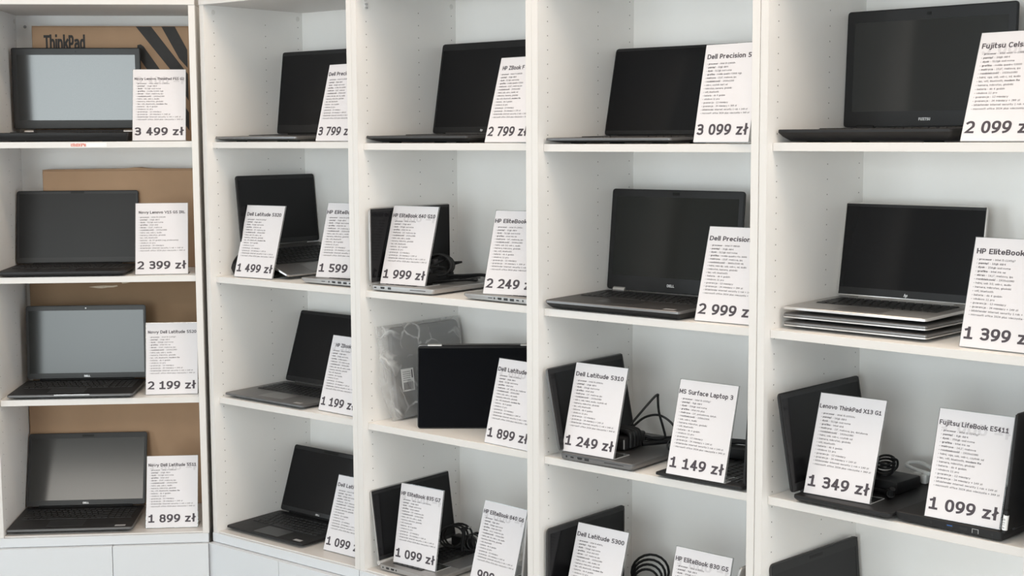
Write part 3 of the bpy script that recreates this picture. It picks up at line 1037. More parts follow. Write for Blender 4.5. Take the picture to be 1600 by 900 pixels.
    if sticker:
        mb = MB()
        mb.add([(x, y, zt(y) + 0.0004) for x, y in ((h - 0.052, -dp + 0.012), (h - 0.022, -dp + 0.012), (h - 0.022, -dp + 0.026), (h - 0.052, -dp + 0.026))], [(0, 1, 2, 3)])
        mb.obj('palm_sticker', 'stickgrey', root)
    # ports on one flank: (y, half length, kind)
    for yc, hl, kind in ports:
        xs = pside * h
        zc = zt(yc) * 0.5 + 0.0022
        mb = MB()
        hh = {'usb': 0.0029, 'hdmi': 0.0026, 'c': 0.0016, 'slot': 0.0008, 'jack': 0.0025, 'lan': 0.0042, 'blue': 0.0029, 'lock': 0.0022}[kind]
        if kind == 'jack':
            mb.cyl((xs - pside * 0.004, yc, zc), (xs + pside * 0.00012, yc, zc), hh, n=14)
        elif kind == 'hdmi':
            pr = [(yc - hl, zc + hh), (yc + hl, zc + hh), (yc + hl, zc - hh * .2), (yc + hl * .7, zc - hh), (yc - hl * .7, zc - hh), (yc - hl, zc - hh * .2)]
            mb.loft([[(xs - pside * 0.004, y, z) for y, z in pr], [(xs + pside * 0.00012, y, z) for y, z in pr]])
        else:
            xa, xb = sorted((xs - pside * 0.004, xs + pside * 0.00012))
            mb.box(xa, xb, yc - hl, yc + hl, zc - hh, zc + hh)
        po = mb.obj('port', 'port', root)
        if kind in ('usb', 'blue'):
            xa, xb = sorted((xs - pside * 0.003, xs + pside * 0.00025))
            MB().box(xa, xb, yc - hl * 0.8, yc + hl * 0.8, zc + 0.0003, zc + 0.0016).obj('port_tongue', 'blue' if kind == 'blue' else 'cablegrey', po)
        if kind == 'lan':
            xa, xb = sorted((xs - pside * 0.002, xs + pside * 0.00025))
            m3 = MB()
            m3.box(xa, xb, yc - hl, yc - hl * 0.85, zc - hh, zc + hh)
            m3.box(xa, xb, yc + hl * 0.85, yc + hl, zc - hh, zc + hh)
            m3.box(xa, xb, yc - hl, yc + hl, zc + hh * 0.8, zc + hh)
            m3.obj('port_rim', 'stickgrey', po)
    # lid, hinged at the rear edge
    tt = R(tau)
    if pitch:
        tt = R(tau + pitch)
    sn, cs = math.sin(tt), math.cos(tt)
    hz = t + 0.002

    def L3(x, v, n=0.0):
        return (x, v * sn - n * cs, hz + v * cs + n * sn)
    mb = MB()

    def lid_loop(ins, n):
        return [L3(x, v, n) for x, v in rrect(-h + ins, h - ins, lift + ins, H - ins, corner)]
    mb.loft([lid_loop(0.0012, -lid_t), lid_loop(0, -lid_t + 0.0012), lid_loop(0, -0.0008), lid_loop(0.0008, 0)])
    lid = mb.obj('lid', lidm, root, smooth=True)

    def slab(mb_, x0, x1, v0, v1, n0, n1, mi=0):
        vs = [L3(x, v, n) for n in (n0, n1) for x, v in ((x0, v0), (x1, v0), (x1, v1), (x0, v1))]
        mb_.add(vs, [(3, 2, 1, 0), (4, 5, 6, 7), (0, 1, 5, 4), (1, 2, 6, 5), (2, 3, 7, 6), (3, 0, 4, 7)], mi)
    i = 0.0026
    mb = MB()
    slab(mb, -h + i, -h + sb, lift + i, H - i, -0.0004, 0.0008)
    slab(mb, h - sb, h - i, lift + i, H - i, -0.0004, 0.0008)
    slab(mb, -h + sb, h - sb, H - tb, H - i, -0.0004, 0.0008)
    slab(mb, -h + sb, h - sb, lift + i, chin, -0.0004, 0.0008)
    mb.obj('bezel', bez, lid)
    if lift > .002:
        MB().cyl((-h * .70, .0025, t + .003), (h * .70, .0025, t + .003), .0052, n=10).obj('hinge_cover', 'soft', root, smooth=True)
    mb = MB()
    slab(mb, -h + sb, h - sb, chin, H - tb, -0.0004, 0.0003)
    mb.obj('screen', scr, lid)
    if cam:
        mb = MB()
        zc = H - tb / 2 - 0.0008
        if camw:
            slab(mb, -camw, camw, zc - 0.0035, zc + 0.0035, 0.0, 0.0011)
        for nn, rr in ((0.0012, 0.0026),):
            c0, c1 = Vector(L3(0, zc, 0)), Vector(L3(0, zc, nn + 0.0002))
            mb.cyl(c0, c1, rr, n=14)
        mb.obj('webcam', 'lens', lid)
        if cam == 'white':
            c0, c1 = Vector(L3(0, zc, 0.0008)), Vector(L3(0, zc, 0.0018))
            MB().cyl(c0, c1, 0.0022, n=12).obj('camera_shutter', 'led', lid)
    if logo:
        txt, hgt, wid, sh = logo
        mb = MB()
        put_text(mb, [(txt, True)], -wid / 2, chin * 0.5 - hgt / 2, wid, hgt, lambda x, v, e: L3(x, v, 0.00105 + e), 3, shear=sh)
        mb.obj('logo', 'logo', lid)
    hp = hinges or (0.30, 0.026, 'soft', 0.0042)
    pos, hl, hm, hr = hp
    for sx in (-1, 1):
        xc = sx * pos * w_
        mb = MB().cyl((xc - hl, 0.0015, t - 0.0002 + hr * 0.35), (xc + hl, 0.0015, t - 0.0002 + hr * 0.35), hr, n=12)
        mb.obj('hinge', hm, root, smooth=True)
    return root


def near(y0, *items):
    return items


LAP = {}
# far left bookcase
laptop(1, 0, (.2160, .2642, 0, -.19, -1.16), (.3753, .2517, .2468, .0275, .0255),
       'open black laptop with a pale grey reflecting screen in front of the printed brown box', scr='screenmatte', bez='bezelgrey',
       sb=.016, tb=.0205, chin=.034, numpad=True, hinges=(.385, .013, 'silverlite', .0058), pin=.006, corner=.005, lift=.0085)
laptop(1, 1, (.2029, .2436, 0, .23, 9.45), (.3579, .2316, .2194, .0176, .0167),
       'open black laptop with dark screen on the second shelf of the far left bookcase', scr='screensoft', bez='bezelgrey', shell='soft',
       sb=.007, tb=.0095, chin=.018, numpad=True, hinges=(0, .13, 'black', .004), camw=.02)
laptop(1, 2, (.2185, .2450, 0, -.74, 3.21), (.3556, .2311, .2229, .0192, .0148),
       'open black laptop with a white camera shutter and greenish-grey reflecting screen', scr='screenhalf', bez='bezelgrey', shell='dkgrey', deck='soft',
       sb=.0075, tb=.0150, chin=.0185, numpad=True, cam='white', logo=('DELL', .0055, .018, 0), hinges=(0, .14, 'black', .004), notch=True, rim='midgrey')
laptop(1, 3, (.2007, .2409, 0, -.23, 19.25), (.3572, .2300, .2240, .0222, .0168),
       'open black laptop with half reflecting screen, lowest shelf of the far left bookcase', scr='screenmatte', bez='bezelgrey', shell='dkgrey', deck='soft',
       sb=.0085, tb=.0165, chin=.0185, numpad=True, logo=('DELL', .0055, .018, 0), hinges=(0, .14, 'black', .004), camw=.018, sticker=True, rim='midgrey')
# second bookcase
laptop(2, 0, (.1983, .2515, 0, -1.44, 7.06), (.3449, .2300, .2412, .0200, .0150),
       'open laptop with grey metal base and black lid, top shelf of the second bookcase', shell='graphite', deck='graphite', lidm='black',
       sb=.006, tb=.011, chin=.026, padm='padgrey', pin=.02, hinges=(0, .12, 'black', .004), cam=None)
laptop(2, 1, (.0624, .21825, .002, 90.18, 5.49), (.3038, .2040, .2025, .018, .013),
       'tilted open laptop with grey palm rest, its back raised on a black box', shell='graphite', deck='graphite', lidm='black',
       sb=.006, tb=.012, chin=.016, padm='padgrey', pitch=18.2, hinges=(.0, .10, 'graphite', .0035), rim='trim')
laptop(2, 1, (.5700, .1940, 0, -90.1, 2.2), (.3220, .2137, .2080, .0165, .0165),
       'silver laptop seen from its side under the 1 599 zł price sign', shell='silver', lidm='silver', padm='padgrey', pside=1, tb=.012, sb=.006,
       ports=((-.124, .007, 'slot'), (-.102, .0015, 'jack'), (-.084, .0065, 'hdmi'), (-.062, .0065, 'usb'), (-.041, .0065, 'usb'), (-.022, .0045, 'c')), pin=.005, pinf=.034)
laptop(2, 2, (.1982, .2597, 0, -.96, 18.71), (.3332, .2315, .2178, .0163, .0132),
       'open dark grey laptop with grey touchpad on the third shelf of the second bookcase', shell='dkgrey', deck='graphite', lidm='black',
       sb=.006, tb=.010, chin=.016, padm='padgrey', sticker=True, rim='midgrey', hinges=(0, .12, 'graphite', .0038), cam=None)
laptop(2, 3, (.1847, .2386, 0, .03, 19.18), (.3222, .2103, .2011, .0151, .0137),
       'open black laptop on the bottom shelf of the second bookcase', shell='black', sb=.006, tb=.012, chin=.016, scr='screen',
       logo=('DELL', .0050, .0165, 0), camw=.03, sticker=True, hinges=(0, .12, 'black', .0038))
# middle bookcase
laptop(3, 0, (.2047, .2661, 0, -1.13, 10.3), (.3599, .2450, .2440, .0215, .0185),
       'open black laptop with wedge-shaped base on the top shelf of the middle bookcase', shell='black', sb=.008, tb=.018, chin=.018, scr='screen',
       logo=('hp', .006, .0085, .3), pin=.024, hinges=(0, .13, 'graphite', .004), cam=None, rim='dkgrey')
laptop(3, 1, (.0300, .1794, 0, 93.26, .2), (.3213, .2126, .1957, .0170, .0170),
       'silver laptop turned sideways under the 1 999 zł price sign', shell='silver', lidm='silver', scr='screen', sb=.005, tb=.009, chin=.014,
       padm='padgrey', pside=-1, ports=((-.015, .004, 'c'), (-.040, .007, 'hdmi'), (-.064, .0055, 'usb'), (-.160, .026, 'slot')), pin=.005, pinf=.012, cam=None)
laptop(3, 1, (.5735, .1806, 0, -91.65, .3), (.3220, .2131, .2080, .0165, .0165),
       'silver laptop seen from its side under the 2 249 zł price sign', shell='silver', lidm='silver', padm='padgrey', pside=1, sb=.006, tb=.012,
       ports=((-.121, .007, 'slot'), (-.107, .0015, 'jack'), (-.090, .0065, 'hdmi'), (-.070, .0065, 'usb'), (-.050, .0065, 'usb'), (-.032, .0045, 'c'), (-.015, .002, 'lock')), pin=.005, pinf=.034)
laptop(3, 3, (.0489, .1734, 0, 90.7, 8.15), (.3046, .2040, .1928, .0172, .0172),
       'silver laptop turned sideways on the bottom shelf of the middle bookcase', shell='silver', lidm='silver', scr='screen', sb=.006, tb=.012, chin=.016,
       padm='padgrey', pside=-1, ports=((-.015, .002, 'jack'), (-.032, .0055, 'usb'), (-.050, .006, 'hdmi'), (-.063, .0018, 'jack')), pin=.005, pinf=.012, cam=None,
       hinges=(.17, .10, 'silverlite', .0062))
laptop(3, 3, (.5333, .1900, 0, -91.2, 6.3), (.3210, .2150, .2080, .0167, .0167),
       'grey laptop mostly hidden behind the right-hand sign, bottom shelf of the middle bookcase', shell='silver', lidm='silver', padm='padgrey', sb=.006, tb=.012)
# fourth bookcase
laptop(4, 0, (.1932, .2520, 0, .93, 13.3), (.3450, .2322, .2152, .0165, .0140),
       'thin open black laptop left of the 3 099 zł price sign', shell='dkgrey', deck='black', lidm='black', sb=.0045, tb=.007, chin=.012,
       scr='screen', bez='bezel', pin=.024, cam=None, rim='midgrey', hinges=(0, .13, 'black', .0035))
laptop(4, 1, (.2117, .2562, 0, .45, 5.73), (.3729, .2440, .2455, .0248, .0215),
       'thick open laptop with grey rim left of the 2 999 zł price sign', shell='black', deck='dkgrey', lidm='black', rim='graphite',
       sb=.014, tb=.018, chin=.036, numpad=True, logo=('DELL', .0062, .0205, 0), camw=.010, scr='screenhalf', hinges=(.395, .017, 'silverlite', .0075), pin=.010, sticker=True)
laptop(4, 2, (.0691, .1649, 0, 91.24, 11.4), (.3065, .2069, .1949, .0188, .0188),
       'grey laptop turned sideways under the 1 249 zł price sign', shell='graphite', deck='midgrey', lidm='midgrey', scr='screen', sb=.009, tb=.014, chin=.018,
       pside=-1, ports=((-.019, .003, 'jack'), (-.035, .0045, 'c'), (-.057, .007, 'hdmi'), (-.077, .0062, 'usb'), (-.153, .027, 'slot')), pin=.005, pinf=.010, cam=None, keys=False, pad=False)
laptop(4, 2, (.5600, .1683, 0, -89.1, 3.65), (.3080, .2226, .2150, .0124, .0124),
       'thin black laptop with visible keys under the 1 149 zł price sign', shell='black', sb=.009, tb=.012, pin=.014, cam=None, keym='soft')
laptop(4, 3, (.0340, .1655, 0, 88.9, -.2), (.3003, .2079, .1945, .0188, .0188),
       'black laptop at the bottom centre, turned sideways beside the coiled cable', shell='black', lidm='dkgrey', bez='bezelgrey', scr='screen', sb=.008, tb=.013, chin=.018,
       cam=None, corner=.010)
laptop(4, 3, (.4895, .1670, 0, -90, 18.8), (.3100, .2250, .2198, .0166, .0166),
       'silver laptop of which one lid corner shows beside the upright at the bottom', shell='silver', lidm='silver', padm='padgrey', sb=.008, tb=.012)
# bookcase nearest the camera
laptop(5, 0, (.2099, .2863, 0, .7, 2.7), (.3795, .2566, .2468, .0277, .0262),
       'big open black laptop with a half reflecting screen at the top right', shell='black', bez='bezel', sb=.0185, tb=.025, chin=.034, numpad=True,
       logo=('FUJITSU', .0058, .026, 0), camw=.005, scr='screenmatte', pin=.016, hinges=(.36, .02, 'black', .006), corner=.007)
laptop(5, 1, (.1845, .2708, .034, 1.12, 9.2), (.3234, .2193, .2031, .0160, .0129),
       'open silver laptop on top of two closed silver laptops', shell='silver', lidm='silverlite', scr='screen', sb=.004, tb=.0085, chin=.0195,
       padm='padgrey', logo=('hp', .0065, .008, .3), cam=None, pin=.028, rim='silverlite', hinges=(0, .11, 'silverlite', .003))
laptop(5, 2, (.0840, .1672, 0, 90.3, 10.3), (.3131, .2240, .2053, .0174, .0174),
       'black laptop turned sideways under the 1 349 zł price sign', shell='black', scr='screen', sb=.008, tb=.012, chin=.018, sticker=True, cam=None, keys=False, pad=False)
l53 = laptop(5, 2, (.5330, .1884, 0, -91.0, 4.75), (.3320, .2235, .2226, .0210, .0210),
             'black laptop with a blue port seen from its side at the lower right', shell='black', sb=.012, tb=.016, pside=1,
             ports=((-.144, .0015, 'jack'), (-.105, .0068, 'blue'), (-.077, .0075, 'hdmi'), (-.053, .0065, 'lan'), (-.020, .002, 'lock')), pin=.005, pinf=.022, cam=None, keys=False, pad=False)
# white coded label wrapped on the hinge post of that laptop
h53 = .3320 / 2
mb = MB().cyl((h53 + .0005, .004, .0215), (h53 + .0005, .0085, .064), .0044, n=12)
post = mb.obj('hinge_post', 'black', l53, smooth=True)
mb = MB().cyl((h53 + .0005, .0046, .027), (h53 + .0005, .0075, .055), .0051, n=14)
wrap = mb.obj('wrapped_label', 'label', post, smooth=True)
mb = MB()
for z0, hh in ((.030, .003), (.037, .0012), (.0405, .002), (.0455, .0035)):
    y_ = .0046 + (z0 - .027) * .1036
    mb.cyl((h53 + .0014, y_ - .0006, z0), (h53 + .0014, y_ - .0006, z0 + hh), .0046, n=14)
mb.obj('label_print', 'stickgrey', wrap, smooth=True)
laptop(5, 3, (.0490, .1888, 0, 87.6, 5.16), (.3235, .2200, .2204, .0200, .0160),
       'black laptop lid rising from the bottom edge of the photo at the right', shell='black', lidm='dkgrey', sb=.012, tb=.022, chin=.02, camw=.024, scr='screensoft', corner=.012)


def closed_laptop(u, s, a, d, dz, yaw, w_, dp, label):
    root = empty('closed_laptop', UT(u, a, d, top_of(u, s) + dz, R(yaw)), label, 'laptop', 'closed silver laptops in the stack')
    h = w_ / 2

    def loop(ins, insf, z0):
        return [(x, y, z0) for x, y in rrect(-h + ins, h - ins, -dp + insf, 0, .008)]
    mb = MB().loft([loop(.026, .030, .0022), loop(.012, .012, .0050), loop(0, 0, .0074), loop(0, 0, .0098), loop(.001, .001, .0102)], mis=[0, 0, 1, 1, 0])
    mb.obj('base', ['silver', 'silverlite'], root, smooth=True)
    mb = MB().loft([loop(.0015, .002, .0106), loop(.0003, .0006, .0112), loop(.0003, .0006, .0150), loop(.003, .003, .0168)])
    mb.obj('lid', 'graphite', root, smooth=True)
    for fx in (-1, 1):
        for fy in (-dp + .05, -.03):
            MB().bbox(fx * (h - .06) - .02, fx * (h - .06) + .02, fy - .004, fy + .004, 0, .0032, .001).obj('rubber_foot', 'rubber', root)
    mb = MB().cyl((-.10, -.0035, .0104), (.10, -.0035, .0104), .0028, n=10)
    mb.obj('hinge', 'soft', root, smooth=True)
    return root


closed_laptop(5, 1, .1865, .2706, .0, 1.1, .3234, .2193, 'closed silver laptop lying directly on the shelf, lowest of the stack')
closed_laptop(5, 1, .1850, .2708, .0170, 1.2, .3234, .2193, 'closed silver laptop between the open one and the lowest of the stack')


# laptop folded like a tent, screen to the camera
def tent_laptop():
    A3 = UNITS[3][2]
    root = empty('convertible_laptop', UT(3, .3005, .1515, top_of(3, 2), R(39.8)), 'black convertible laptop folded like a tent with its screen facing out',
                 'laptop', 'laptops on display')
    w_, H, th = .328, .212, .0058
    h = w_ / 2
    lean, back = R(10), R(12)

    def F(x, v, n):     # display leaf: v up from the shelf, n towards the viewer
        return (x, v * math.sin(lean) - n * math.cos(lean), .0012 + v * math.cos(lean) + n * math.sin(lean))
    mb = MB()

    def lp(ins, n):
        return [F(x, v, n) for x, v in rrect(-h + ins, h - ins, ins, H - ins, .008)]
    mb.loft([lp(.001, -th), lp(0, -th + .001), lp(0, -.0006), lp(.0008, 0)])
    lid = mb.obj('lid', 'black', root, smooth=True)

    def slab(mb_, x0, x1, v0, v1, n0, n1):
        vs = [F(x, v, n) for n in (n0, n1) for x, v in ((x0, v0), (x1, v0), (x1, v1), (x0, v1))]
        mb_.add(vs, [(3, 2, 1, 0), (4, 5, 6, 7), (0, 1, 5, 4), (1, 2, 6, 5), (2, 3, 7, 6), (3, 0, 4, 7)])
    mb = MB()
    slab(mb, -h + .0026, -h + .006, .0026, H - .006, 0, .0007)
    slab(mb, h - .006, h - .0026, .0026, H - .006, 0, .0007)
    slab(mb, -h + .006, h - .006, .0026, .006, 0, .0007)
    slab(mb, -h + .006, h - .006, H - .013, H - .006, 0, .0007)
    mb.obj('bezel', 'screendark', lid)
    mb = MB()
    slab(mb, -h + .006, h - .006, .006, H - .013, 0, .0004)
    mb.obj('screen', 'screendark', lid)
    # base leaf behind, from the hinge down to the shelf
    ht = Vector(F(0, H + .002, -th - .004))
    bl = ht.z / math.cos(back) - .001

    def B(x, v, n):      # v down from hinge, n away from viewer
        return (x, ht.y + v * math.sin(back) + n * math.cos(back), ht.z - v * math.cos(back) + n * math.sin(back))
    mb = MB()

    def lb(ins, n):
        return [B(x, v, n) for x, v in rrect(-h + ins, h - ins, ins, bl - .004 - ins, .008)]
    mb.loft([lb(.001, .004), lb(0, .005), lb(0, .013), lb(.004, .0155)])
    mb.obj('base', 'graphite', root, smooth=True)
    for x0, x1 in ((-h + .026, -h + .062), (h - .062, h - .026)):
        c0 = Vector(F(0, H - .001, -.006))
        MB().cyl((x0, c0.y, c0.z + .002), (x1, c0.y, c0.z + .002), .0048, n=14).obj('hinge', 'silverlite', root, smooth=True)
    c0 = Vector(F(0, H - .0015, -.006))
    MB().cyl((-h + .064, c0.y, c0.z), (h - .064, c0.y, c0.z), .0042, n=12).obj('hinge_cover', 'black', root, smooth=True)
    return root


tent_laptop()

for k in SIGNS:
    price_sign(k)

# ------------------------------------------------------------------ cardboard boxes in the far left bookcase


def carton(a0, a1, d0, d1, s, h, label, m='card', printed=False, lump=False, torn=False):
    z0 = top_of(1, s)
    root = empty('cardboard_box', UT(1, a0, d0, z0), label, 'box', 'cardboard boxes behind the laptops')
    w_, dp = a1 - a0, d1 - d0
    mb = MB().bbox(0, w_, 0, dp, 0, h - .0015, .002)
    body = mb.obj('box_body', m, root)
    mb = MB()
    if lump:
        n = 24
        top = [(w_ * i / n, .0005 + .004 * math.exp(-((i / n - .57) / .05) ** 2) + .0015 * math.sin(3.1 * i / n)) for i in range(n + 1)]
        lo = [(x, 0, h - .0016) for x, _ in top]
        mb.loft([[(x, 0, h - .0016) for x, _ in top] + [(x, dp, h - .0016) for x, _ in reversed(top)],
                 [(x, 0, h + z) for x, z in top] + [(x, dp, h + z) for x, z in reversed(top)]])
    else:
        mb.box(0, w_, 0, dp * .49, h - .0015, h)
        mb.box(0, w_, dp * .51, dp, h - .0015, h)
    mb.obj('top_flap', m, root)
    if torn:
        mb = MB()
        pts = [(.215, -.030), (.235, -.0275), (.26, -.026), (.285, -.027), (.300, -.0255), (.302, -.029), (.288, -.032), (.27, -.0325), (.255, -.0345), (.242, -.034), (.228, -.032)]
        mb.loft([[(x - a0, -.0002, h + z) for x, z in pts], [(x - a0, -.0010, h + z) for x, z in pts]])
        pts = [(.312, -.014), (.325, -.012), (.343, -.010), (.345, -.015), (.33, -.0195), (.316, -.021)]
        mb.loft([[(x - a0, -.0002, h + z) for x, z in pts], [(x - a0, -.0010, h + z) for x, z in pts]])
        mb.obj('torn_tape', 'tape', root)
    if printed:
        mb = MB()

        def poly(pts):
            mb.add([(x - a0, -.0004, z + CAM_Z - z0) for x, z in pts], [tuple(range(len(pts)))])
        zt_ = .3312
        # broad crossing bands printed on the face
        poly([(.3862, zt_), (.4314, zt_), (.503, .2352), (.5365, .190), (.5365, .110), (.4825, .2066)])
        poly([(.4616, zt_), (.5013, zt_), (.5365, .262), (.5365, .208), (.512, .236)])
        poly([(.389, .276), (.399, .2785), (.408, .272), (.452, .2066), (.5365, .075), (.5365, .02), (.470, .12), (.389, .245)])
        mb.obj('printed_bands', 'boxink', root)
        mb = MB()
        for k in (0, 1):
            put_text(mb, [('ThinkPad', True)], .1152 - a0 + .0012 * k, .3055 - .044 + CAM_Z - z0, .1197, .044, lambda x, v, e: (x, -.0004 - e - k * .0003, v), 4)
        mb.obj('printed_lettering', 'boxink', root)
    return root


carton(.081, .579, .300, .366, 0, .3325 + .0108, 'brown cardboard box with dark printed bands and lettering on the top left shelf', printed=True)
carton(.0985, .579, .290, .366, 1, .298, 'plain brown cardboard box with a bulging top behind the laptop on the second left shelf', lump=True)
carton(.0375, .579, .330, .370, 2, .322, 'brown cardboard box with a torn tape strip at its top, third left shelf', m='carddk', torn=True)
carton(.0210, .579, .330, .370, 3, .324, 'brown cardboard box filling the back of the lowest left shelf', m='card')


# ------------------------------------------------------------------ sleeve in a plastic bag
def bagged_sleeve():
    z0 = top_of(3, 2)
    root = empty('laptop_sleeve', UT(3, .058, .090, z0), 'grey padded laptop sleeve wrapped in a clear plastic bag, leaning on the side panel', 'sleeve')
    # local frame: x away from the side panel, y along the depth, z up; leans back to the panel
    ln_ = R(7)

    def G(n, y, v):
        return (n * math.cos(ln_) - v * math.sin(ln_), y, .003 + v * math.cos(ln_) + n * math.sin(ln_) * .3)
    mb = MB()
    L0, L1, H = 0.0, .262, .243

    def lp(n, ins):
        return [G(n, y, v) for y, v in rrect(L0 + ins, L1 - ins, ins, H - ins, .016, 5)]
    mb.loft([lp(-.010, .007), lp(-.007, .001), lp(.0, 0), lp(.006, .001), lp(.009, .007)])
    mb.obj('sleeve', 'felt', root, smooth=True)
    # crumpled bag: loose shell around it
    mb = MB()
    ny, nv = 46, 40
    y0, y1, v0, v1 = -.046, L1 + .010, -.001, H + .008
    rnd = random.Random(3)
    ph = [(rnd.uniform(20, 75), rnd.uniform(20, 75), rnd.uniform(0, 6.3), rnd.uniform(.0004, .0014)) for _ in range(9)]

    def wob(y, v):
        return sum(a_ * math.sin(ky * y + kv_ * v + p) for ky, kv_, p, a_ in ph)

    def grid(nsurf, sgn):
        g = []
        for j in range(nv + 1):
            row = []
            for i in range(ny + 1):
                y = y0 + (y1 - y0) * i / ny
                v = v0 + (v1 - v0) * j / nv
                e_ = min((y - y0) * .55, (y1 - y) * 2.2, (v - v0) * 2.5 + .004, (v1 - v) * 2.0) / .02
                e_ = max(0.0, min(1.0, e_))
                n = nsurf * e_ + sgn * abs(wob(y, v)) * (0.35 + e_)
                edge = (.004 * math.sin(41 * v) + (.030 * max(0, 1 - v / .09) ** 2 if i < 8 else 0) * (1 - i / 8)) if i < 8 else 0
                row.append(G(n, y + edge, v))
            g.append(row)
        return g
    for nsurf, sgn in ((.0115, 1), (-.0125, -.4)):
        g = grid(nsurf, sgn)
        vs = [p for row in g for p in row]
        fs = [(j * (ny + 1) + i, j * (ny + 1) + i + 1, (j + 1) * (ny + 1) + i + 1, (j + 1) * (ny + 1) + i) for j in range(nv) for i in range(ny)]
        mb.add(vs, fs)
    bag = mb.obj('plastic_bag', 'bag', root, smooth=True)
    # shipping label on the sleeve
    mb = MB()
    ya, yb, va, vb = .017, .063, .072, .132
    vs = [G(.0138, y, v) for y, v in ((ya, va), (yb, va), (yb, vb), (ya, vb))] + [G(.0142, y, v) for y, v in ((ya, va), (yb, va), (yb, vb), (ya, vb))]
    mb.add(vs, [(3, 2, 1, 0), (4, 5, 6, 7), (0, 1, 5, 4), (1, 2, 6, 5), (2, 3, 7, 6), (3, 0, 4, 7)])
    lab = mb.obj('paper_label', 'label', root)
    mb = MB()

    def mark(yc0, yc1, vc0, vc1):
        mb.add([G(.0144, y, v) for y, v in ((yc0, vc0), (yc1, vc0), (yc1, vc1), (yc0, vc1))], [(0, 1, 2, 3)])
    y = ya + .005
    while y < yb - .006:
        wv = rnd.choice((.0006, .0009, .0014))
        mark(y, y + wv, va + .004, va + .024)
        y += wv + rnd.choice((.0006, .0010))
    for k in range(5):
        y = ya + .005
        while y < yb - .014:
            wv = rnd.uniform(.001, .004)
            mark(y, y + wv, va + .029 + k * .0055, va + .0305 + k * .0055)
            y += wv + .001
    mark(yb - .0085, yb - .0045, va + .034, vb - .004)
    mb.obj('label_print', 'inklight', lab)


bagged_sleeve()


# ------------------------------------------------------------------ chargers and cables
def ring(cx, cy, cz, r, tilt_axis, n=20, turns=1, spread=(0, 0, 0), squash=1.0, ph=0.0):
    """points of a coil standing around an axis direction"""
    ax = Vector(tilt_axis).normalized()
    a_ = ax.orthogonal().normalized()
    if abs(ax.z) < .9:
        a_ = Vector((0, 0, 1)) - ax * ax.z
        a_.normalize()
    b_ = ax.cross(a_)
    pts = []
    N = int(n * turns)
    for k in range(N + 1):
        t = 2 * math.pi * k / n + ph
        f = k / N
        pts.append(Vector((cx, cy, cz)) + a_ * (r * squash * math.cos(t)) + b_ * (r * math.sin(t)) + Vector(spread) * f)
    return pts


CG = 'chargers lying between the laptops'

# behind the tilted laptop: black block that holds its rear edge up
r_ = empty('charging_dock', UT(2, .0335, .074, top_of(2, 1), R(-3)), 'black block propping up the back of the tilted laptop', 'charger', CG)
mb = MB()
pr = [(-.001, .020), (.003, .030), (.010, .042), (.020, .052), (.034, .0625), (.070, .0600), (.070, .003), (.066, 0), (.020, 0), (.012, .003)]
mb.loft([[(x - .010, -.002, z) for x, z in pr], [(x - .014, .004, z) for x, z in pr][:0] or [(x - .010, .12, z) for x, z in pr]])
mb.obj('housing', 'black', r_)
for k in range(3):
    MB().tube([(.004 + .006 * k, -.003, .034 + .006 * k), (.006 + .006 * k, -.004, .042 + .005 * k), (.012 + .006 * k, .02, .052 + .004 * k)], .0016).obj('cable_wrap', 'cable', r_, smooth=True)

# coil of cable with plugs on the sideways silver laptop
zb = top_of(3, 1) + .0172
r_ = empty('laptop_charger', UT(3, .135, .150, zb), 'black charger with coiled cable and plugs right of the 1 999 zł sign', 'charger', CG)
mb = MB().bbox(-.034, .022, -.050, .060, .0012, .027, .004, seg=2)
mb.obj('adapter', 'black', r_, smooth=True)
mb = MB()
for k in range(6):
    mb.tube(ring(-.006 + .004 * k, .040 - .007 * k, .043 + .0008 * k, .034 + .0012 * (k % 3), (.75 - .05 * k, -.62 + .08 * k, .22), squash=.80, turns=1), .0033, sub=1)
mb.tube([(-.03, .02, .030), (-.012, -.02, .036), (.010, -.035, .040), (.018, -.010, .050), (.012, .030, .060), (-.002, .055, .058)], .0033)
mb.tube([(-.028, -.03, .028), (-.004, -.045, .034), (.020, -.03, .044), (.026, .004, .042), (.022, .03, .036)], .0033)
mb.obj('cable_coil', 'cable', r_, smooth=True)
mb = MB()
mb.cyl((.010, -.030, .036), (.020, -.050, .034), .0095, .0085, 12)
mb.cyl((.020, -.050, .034), (.026, -.064, .032), .0060, .0045, 12)
mb.obj('plug', 'cablegrey', r_, smooth=True)
mb = MB()
mb.cyl((.008, .004, .038), (.006, .002, .062), .0088, .0080, 12)
mb.obj('connector', 'cablegrey', r_, smooth=True)
mb = MB()
mb.cyl((.006, .066, .046), (.024, .088, .050), .0062, .0025, 10)
mb.obj('cable_tie', 'cable', r_, smooth=True)
mb = MB().tube([(.020, .045, .012), (.036, .075, .010), (.048, .110, .012), (.040, .150, .010), (.030, .170, .006)], .0034)
mb.tube([(.018, -.02, .006), (.036, .030, .005), (.056, .070, .005), (.066, .092, .003), (.062, .105, .003)], .0030)
mb.tube([(.020, .03, .018), (.040, .080, .016), (.060, .12, .016), (.066, .155, .010)], .0034)
mb.obj('loose_cable', 'cable', r_, smooth=True)

